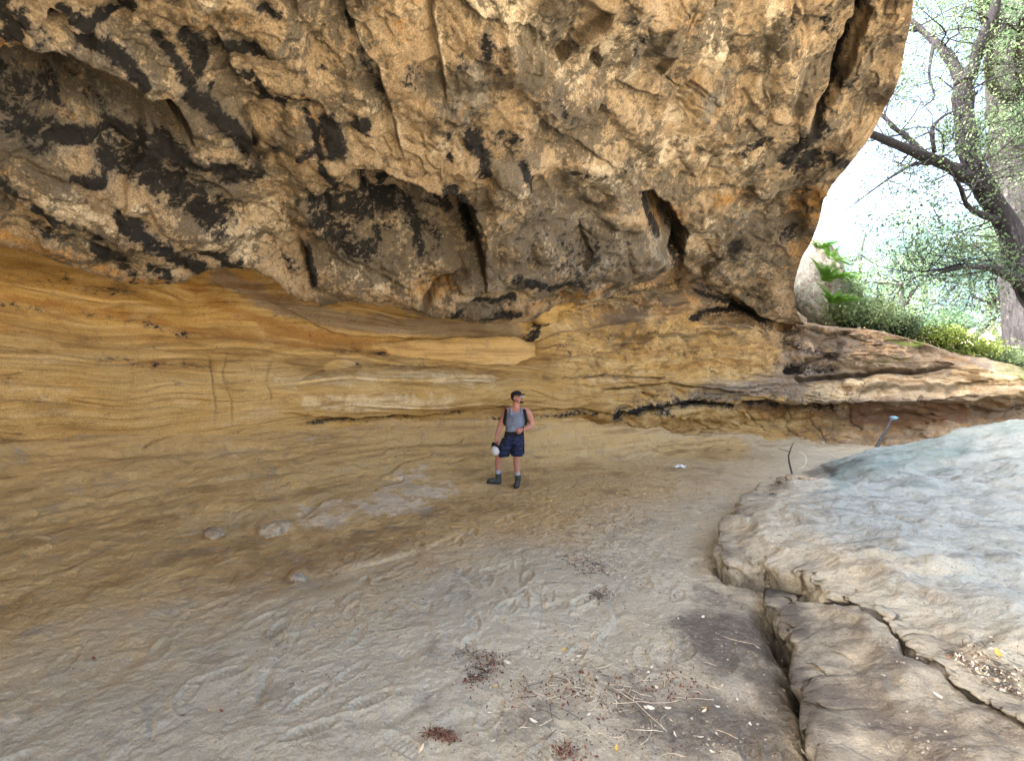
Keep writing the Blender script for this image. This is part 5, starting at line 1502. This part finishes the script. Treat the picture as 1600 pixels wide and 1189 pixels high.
# ================================================================ what lies on the cave floor
def build_litter():
    rg = np.random.default_rng(5)
    STONE = plain('buff_stone', (0.40, 0.32, 0.21), 0.95, 0.35, 14, bump=0.7, bdist=0.03)
    STONE2 = plain('grey_stone', (0.33, 0.29, 0.225), 0.95, 0.35, 14, bump=0.7, bdist=0.03)
    TWIG = plain('dead_wood', (0.06, 0.05, 0.045), 0.9, 0.4, 30)
    PALE = plain('bleached_straw', (0.66, 0.58, 0.42), 0.85, 0.2, 30)
    RED = plain('red_brown_litter', (0.12, 0.032, 0.024), 0.85, 0.4, 30, col2=(0.21, 0.075, 0.045))
    BROWN = plain('brown_litter', (0.20, 0.125, 0.075), 0.9, 0.5, 30)
    PALELEAF = plain('dry_pale_leaf', (0.66, 0.60, 0.46), 0.8, 0.3, 30)
    YEL = plain('yellow_leaf', (0.50, 0.36, 0.10), 0.7, 0.3, 30)
    SALMON = plain('rust_leaf', (0.24, 0.055, 0.03), 0.7, 0.3, 30)
    PAPER = plain('white_paper', (0.75, 0.76, 0.78), 0.8, 0.08, 20)
    BLUE = plain('pale_blue_cloth', (0.17, 0.30, 0.36), 0.8, 0.3, 12)
    GREYW = plain('weathered_stick', (0.075, 0.072, 0.07), 0.9, 0.35, 25)

    def stone(p, r, label, mat, seed, group=None, sink=0.35):
        bm = bmesh.new()
        bmesh.ops.create_icosphere(bm, subdivisions=4, radius=1)
        V = np.array([v.co[:] for v in bm.verts]); q = V.astype(np.float32)
        V *= (1 + 0.28 * fbm(q * 1.1 + seed * 3.1, 3) + 0.08 * fbm(q * 4 + seed, 3))[:, None]
        V *= np.array(r)
        for v, c in zip(bm.verts, V): v.co = c
        o = link_mesh('stone', bm_mesh('stone', bm), mat)
        o.location = p + Vector((0, 0, r[2] * (1 - 2 * sink)))
        o.rotation_euler = (0, 0, seed * 1.3)
        tag(o, label, 'stone', group)
        return o
    stone(ground_at(430, 828), (0.21, 0.15, 0.10), 'pale flat stone half buried in the sandy bank', STONE, 1, sink=.55)
    stone(ground_at(466, 906), (0.085, 0.06, 0.05), 'small rough grey stone on the sand below the white patch', STONE2, 2)
    stone(ground_at(333, 834), (0.20, 0.10, 0.05), 'long low pale stone edge breaking out of the bank', STONE, 9, sink=.55)
    # the twig stuck in the little heap of stones
    b = ground_at(1238, 748)
    heap = [(-0.02, -0.02, .15, .09, .05, 'flat buff stone lying uppermost under the upright twig'), (0.16, 0.03, .10, .08, .045, 'rounded buff stone beside the flat one under the twig'), (-0.14, 0.03, .08, .07, .05, 'dark small stone at the near foot of the upright twig'),
            (-0.06, 0.12, .10, .07, .05, 'stone behind the upright twig'), (0.25, -0.03, .06, .05, .03, 'smallest buff stone at the end of the heap by the twig'), (-0.20, -0.10, .06, .05, .035, 'dark clod in front of the heap by the twig')]
    for i, (dx, dy, rx, ry, rz, lab) in enumerate(heap):
        x, y = b.x + dx, b.y + dy
        stone(Vector((x, y, gz(x, y))), (rx, ry, rz), lab, (STONE, STONE, STONE2)[i % 3], 20 + i, 'stones heaped round the upright twig', .3)
    tw = empty('twig', b)
    tag(tw, 'dark crooked twig standing upright in a small heap of stones', 'twig')
    s = b.y / FPX
    K = lambda u, v, dy=0: Vector(((u - 1238) * s, dy, (748 - v) * s))
    bm = bmesh.new(); add_tube(bm, [K(1239, 752), K(1237, 738), K(1233, 722), K(1232, 712), K(1236, 700), K(1240, 691)], [.016, .015, .013, .011, .009, .005], 7)
    st = link_mesh('stem', bm_mesh('stem', bm), TWIG, tw)
    bm = bmesh.new(); add_tube(bm, [K(1234, 706), K(1229, 704, .04), K(1222, 702, .1)], [.006, .005, .003], 5); link_mesh('side_shoot', bm_mesh('side', bm), TWIG, st)
    lp = empty('dry_stalk', b + Vector((0.06, 0.0, 0)))
    tag(lp, 'thin bleached stalk bent in a loop beside the upright twig', 'stalk')
    bm = bmesh.new(); add_tube(bm, [K(1240, 733), K(1249, 730), K(1254, 722), K(1253, 713), K(1247, 707), K(1242, 706)], [.006, .006, .005, .005, .004, .003], 5); link_mesh('stem', bm_mesh('stem', bm), PALE, lp)

    # paper, and the stick with the rag by the far rock
    p = ground_at(1062, 731)
    bm = bmesh.new()
    n = 14
    V = [[None] * n for _ in range(n)]
    for i in range(n):
        for j in range(n):
            x, y = (i / (n - 1) - .5) * 0.22, (j / (n - 1) - .5) * 0.14
            V[i][j] = bm.verts.new((x + 0.01 * rg.normal(), y + .01 * rg.normal(), 0.03 + 0.018 * rg.normal() + 0.02 * sin(i * 1.1) * cos(j * .9)))
    for i in range(n - 1):
        for j in range(n - 1): bm.faces.new((V[i][j], V[i + 1][j], V[i + 1][j + 1], V[i][j + 1]))
    o = link_mesh('paper_scrap', bm_mesh('paper_scrap', bm), PAPER, None, False); o.location = p
    tag(o, 'crumpled white scrap of paper on the path beyond the standing man', 'paper')
    f = W(1363, 686, 10.8)
    f.z = gz(f.x, f.y)
    top = W(1393, 655, 11.0)
    sk = empty('stick', f)
    tag(sk, 'weathered grey stick leaning on the red brown rock foot', 'stick')
    bm = bmesh.new(); add_tube(bm, [Vector((0, 0, -.03)), (top - f) * 0.35 + Vector((-.05, 0, .0)), (top - f) * 0.7 + Vector((-.02, 0, .0)), top - f], [.045, .040, .030, .02], 9)
    link_mesh('stem', bm_mesh('stem', bm), GREYW, sk)
    bm = bmesh.new()
    bmesh.ops.create_icosphere(bm, subdivisions=4, radius=1)
    V = np.array([v.co[:] for v in bm.verts]); V *= (1 + 0.45 * fbm(V.astype(np.float32) * 1.8, 4))[:, None] * np.array([.085, .06, .045])
    for v, c in zip(bm.verts, V): v.co = c
    o = link_mesh('rag', bm_mesh('rag', bm), BLUE); o.location = top + Vector((.05, 0, .03))
    tag(o, 'pale blue crumpled rag on the upper end of the leaning grey stick', 'rag')

    # leaves: a curled leaf of four faces, copied
    def leaf_mesh(mat, name='leaf'):
        bm = bmesh.new()
        n = 7
        R_ = []
        for i in range(n):
            t = i / (n - 1)
            w = 0.42 * sin(pi * min(1, t * 0.94 + 0.03)) ** 0.8
            zc = 0.16 * (2 * t - 1) ** 2
            R_.append([bm.verts.new((t - .5, -w / 2 * 1, zc + 0.10 * w)), bm.verts.new((t - .5, 0, zc)), bm.verts.new((t - .5, w / 2, zc + 0.13 * w))])
        for a, c in zip(R_[:-1], R_[1:]):
            bm.faces.new((a[0], a[1], c[1], c[0])); bm.faces.new((a[1], a[2], c[2], c[1]))
        me = bm_mesh(name, bm); me.materials.append(mat)
        return me

    def put(name, me, p, size, label, cat, group=None):
        o = bpy.data.objects.new(name, me)
        COL.objects.link(o)
        o.location = p + Vector((0, 0, 0.004))
        o.scale = (size,) * 3
        o.rotation_euler = (rg.normal() * .25, rg.normal() * .25, rg.uniform(0, 6.3))
        tag(o, label, cat, group)
    me_r, me_y, me_p = leaf_mesh(SALMON), leaf_mesh(YEL), leaf_mesh(PALELEAF)
    put('fallen_leaf', me_r, ground_at(285, 1119), .055, 'larger rust red leaf alone on the bare sand', 'leaf')
    put('fallen_leaf', me_r, ground_at(147, 1030), .045, 'small rust red leaf high on the bare sand slope', 'leaf')
    put('fallen_leaf', me_r, ground_at(346, 1112), .03, 'tiny rust leaf next to the larger rust leaf', 'leaf')
    put('fallen_leaf', me_y, ground_at(1560, 1026), .07, 'yellow leaf caught in the dark crack of the grey rock', 'leaf')
    put('fallen_leaf', me_y, ground_at(712, 1048), .05, 'yellow leaf beside the dark red leaf clump', 'leaf')
    put('fallen_leaf', me_p, ground_at(1468, 1090), .055, 'pale leaf on the low grey rock slab', 'leaf')
    put('fallen_leaf', me_p, ground_at(1278, 1083), .05, 'pale leaf at the dark foot of the rock slab', 'leaf')
    put('fallen_leaf', me_p, ground_at(1271, 1176), .06, 'pale round leaf at the bottom edge before the slab', 'leaf')
    g = 'small pale leaves strewn over the path'
    for k in range(70):
        u, v = rg.normal(960, 130), rg.uniform(830, 1185)
        if k % 4 == 0: u = rg.uniform(1060, 1290)
        if v > 900 and u > 1235 + (v - 900) * 0.3: continue
        put('fallen_leaf', me_p if k % 5 else me_y, ground_at(u, v), rg.uniform(.026, .05), 'small pale dry leaf strewn on the grey path', 'leaf', g)
    # straw stalks
    g = 'bleached straws strewn over the path'
    for k in range(46):
        u, v = rg.normal(930, 110), rg.uniform(850, 1185)
        p = ground_at(u, v)
        L, a = rg.uniform(.06, .30) * min(1, p.y / 4 + .2), rg.uniform(0, pi)
        bm = bmesh.new()
        P = []
        bend = rg.normal() * .5
        for t in np.linspace(-.5, .5, 6):
            x, y = p.x + cos(a + bend * t) * L * t, p.y + sin(a + bend * t) * L * t
            P.append(Vector((x, y, gz(x, y) + .006)) - p)
        add_tube(bm, P, [.0014] * 6, 4)
        o = link_mesh('straw', bm_mesh('straw', bm), PALE); o.location = p
        tag(o, 'thin bleached straw lying on the grey path', 'straw', g)
    for (u0, v0), (u1, v1), lab in (((955, 1075), (1040, 1145), 'long bent bleached stalk at the bottom of the path'), ((985, 1143), (1035, 1145), 'long straight bleached stalk crossing at the bottom of the path'), ((945, 1100), (1060, 1097), 'long thin stalk lying across the path near the bottom'), ((890, 935), (930, 942), 'bleached stalk in front of the brown twig heap')):
        A, B_ = ground_at(u0, v0), ground_at(u1, v1)
        bm = bmesh.new()
        P = []
        for t in np.linspace(0, 1, 8):
            q = A.lerp(B_, t); q.x += .02 * sin(3 * t) * (1 if v1 != v0 else 0)
            P.append(Vector((q.x, q.y, gz(q.x, q.y) + .008)) - A)
        add_tube(bm, P, [.0018] * 8, 5)
        o = link_mesh('dry_stalk', bm_mesh('dry_stalk', bm), PALE); o.location = A
        tag(o, lab, 'stalk')

    # heaps of catkins, twigs and leaf scraps
    def heap_(u, v, ru, rv, n, mats, label, seed, tilt=0.0, pathp=None):
        rg = np.random.default_rng(seed)
        c = ground_at(u, v)
        root = empty('leaf_clump', c)
        tag(root, label, 'leaf clump')
        sx = c.y / FPX
        for mi, (mat, part, cnt) in enumerate(mats):
            pts = []
            bm = bmesh.new()
            for k in range(int(n * cnt)):
                if pathp:
                    i = rg.integers(0, len(pathp) - 1); t = rg.uniform()
                    cu = pathp[i][0] + (pathp[i + 1][0] - pathp[i][0]) * t + rg.normal() * ru * .22
                    cv = pathp[i][1] + (pathp[i + 1][1] - pathp[i][1]) * t + rg.normal() * rv * .22
                else:
                    cu, cv = u + rg.normal() * ru * .5, v + rg.normal() * rv * .5
                x = (cu - U0) / FPX * c.y; y = c.y - (cv - v) / FPX * c.y * c.y / EYE
                x = (cu - U0) / FPX * y
                h = abs(rg.normal()) * .012
                p = Vector((x, y, gz(x, y) + h + .004)) - c
                if part == 'twigs':
                    d = Vector((rg.normal(), rg.normal(), rg.normal() * .07)).normalized() * rg.uniform(.015, .07)
                    add_tube(bm, [p - d, p + Vector(rg.normal(size=3)) * .006, p + d], [.0019, .0018, .0012], 4)
                else: pts.append(p[:])
            if part == 'twigs': link_mesh('twigs', bm_mesh('twigs', bm), mat, root)['kind'] = 'stuff'
            else:
                o = leaf_cloud('leaves', np.array(pts), .021, mat, root, rg, -.1, .5); bm.free(); o['kind'] = 'stuff'
    heap_(750, 1040, 46, 34, 260, [(RED, 'leaves', .8), (BROWN, 'leaves', .3), (PALELEAF, 'leaves', .08), (TWIG, 'twigs', .12)], 'dark red clump of dead leaves on the pale sand', 1, pathp=[(722, 1020), (750, 1030), (775, 1035), (765, 1048), (745, 1060), (738, 1068)])
    heap_(690, 1155, 34, 16, 170, [(RED, 'leaves', 1), (BROWN, 'twigs', .15)], 'dark red leaf clump at the bottom left of the path', 2, pathp=[(668, 1145), (690, 1152), (712, 1158)])
    heap_(915, 886, 62, 22, 260, [(BROWN, 'leaves', .7), (PALE, 'twigs', .28), (RED, 'leaves', .4), (TWIG, 'twigs', .15)], 'brown heap of dead twigs and leaves in the middle of the path', 3)
    heap_(945, 818, 150, 34, 240, [(RED, 'leaves', 1), (BROWN, 'twigs', .2)], 'scattered dark red leaf litter nearest the standing man', 4)
    heap_(935, 932, 26, 10, 110, [(BROWN, 'leaves', 1), (TWIG, 'twigs', .25)], 'small brown twig clump just below the brown heap', 5)
    heap_(1050, 1070, 70, 30, 120, [(RED, 'leaves', 1), (PALE, 'twigs', .12)], 'red brown leaf clump before the dark soil', 6)
    heap_(900, 1085, 130, 44, 260, [(RED, 'leaves', .8), (PALE, 'twigs', .2), (TWIG, 'twigs', .12)], 'wide loose mix of red leaves and straw near the bottom of the path', 7)
    heap_(890, 1180, 30, 12, 110, [(RED, 'leaves', 1)], 'red brown clump cut by the bottom edge', 8)
    heap_(1530, 1075, 90, 30, 300, [(PALELEAF, 'leaves', .7), (BROWN, 'leaves', .6), (GREYW, 'twigs', .25)], 'mixed dead leaves lying in the hollow of the grey rock', 9, pathp=[(1480, 1030), (1540, 1060), (1600, 1110)])
    heap_(1215, 765, 40, 16, 200, [(BROWN, 'leaves', .8), (TWIG, 'twigs', .3), (PALE, 'twigs', .1)], 'brown debris gathered round the foot of the upright twig', 10, pathp=[(1205, 775), (1220, 755), (1255, 748)])

    # thin drift of leaf bits all along the path
    n = 5200
    uu = np.concatenate([rg.normal(930, 110, n // 2), rg.uniform(700, 1300, n // 2)])
    vv = np.concatenate([rg.uniform(800, 1188, n // 2), rg.uniform(740, 1188, n // 2)])
    yy = EYE * FPX / (vv - V0); xx = (uu - U0) / FPX * yy
    den = fbm(np.stack([xx * 1.3, yy * 1.3, 0 * xx], -1).astype(np.float32), 4)
    _, sh, sl, _ = ground_height(xx, yy, want=True)
    k = (den > rg.uniform(-.25, .55, n)) & (sh < -.03) & (sl < -.03)
    pts = np.stack([xx, yy, ground_height(xx, yy) + .006], -1)[k]
    mm = NT('leaf_bits'); ii = mm.new('ObjectInfo'); nn = mm.noise(23, 2, .5)
    cc = mm.mix(mm.ramp(nn, .42, .46), (0.10, 0.045, 0.03), (0.17, 0.11, 0.07)); cc = mm.mix(mm.ramp(nn, .56, .60), cc, (0.55, 0.46, 0.32))
    o = leaf_cloud('leaf_debris', pts, .021, mm.done(cc, .9), None, rg, 0, .45)
    me = o.data
    co = np.empty(len(me.vertices) * 3, np.float32); me.vertices.foreach_get('co', co); co = co.reshape(-1, 4, 3)
    co[:, :, 2] = co[:, :1, 2] + (co[:, :, 2] - co[:, :1, 2]) * .25
    me.vertices.foreach_set('co', co.ravel()); me.update()
    tag(o, kind='stuff')

    # grit and crumbs all over the path: nobody could count them
    n = 3600
    r_ = rg.uniform(2.1, 9.5, n) ** 1.0
    a_ = rg.uniform(-.55, .78, n)
    x, y = r_ * np.sin(a_), r_ * np.cos(a_)
    keep = fbm(np.stack([x, y, 0 * x], -1).astype(np.float32) * .7, 3) + .25 * (a_ > 0) > .05
    x, y, r_ = x[keep], y[keep], r_[keep]
    z = ground_height(x, y)
    N = len(x)
    base = np.array([(1, 0, 0), (-1, 0, 0), (0, 1, 0), (0, -1, 0), (0, 0, 1), (0, 0, -1)], float)
    F0 = np.array([(0, 2, 4), (2, 1, 4), (1, 3, 4), (3, 0, 4), (2, 0, 5), (1, 2, 5), (3, 1, 5), (0, 3, 5)])
    sz = rg.uniform(.003, .009, (N, 1, 1)) * (1 + .12 * r_[:, None, None])
    V = base[None] * sz * rg.uniform(.6, 1.3, (N, 6, 1)) * np.array([1, 1, .7]) + np.stack([x, y, z + .002], -1)[:, None]
    F = (F0[None] + 6 * np.arange(N)[:, None, None]).reshape(-1, 3)
    me = bpy.data.meshes.new('gravel')
    me.from_pydata(V.reshape(-1, 3).tolist(), [], F.tolist())
    o = link_mesh('gravel', me, plain('grit', (0.30, 0.25, 0.19), 0.95, 0.7, 70, col2=(0.5, 0.45, 0.36)), None, False)
    tag(o, kind='stuff')

build_ceiling()
build_wall()
build_ground()
build_person()
build_outside()
build_litter()
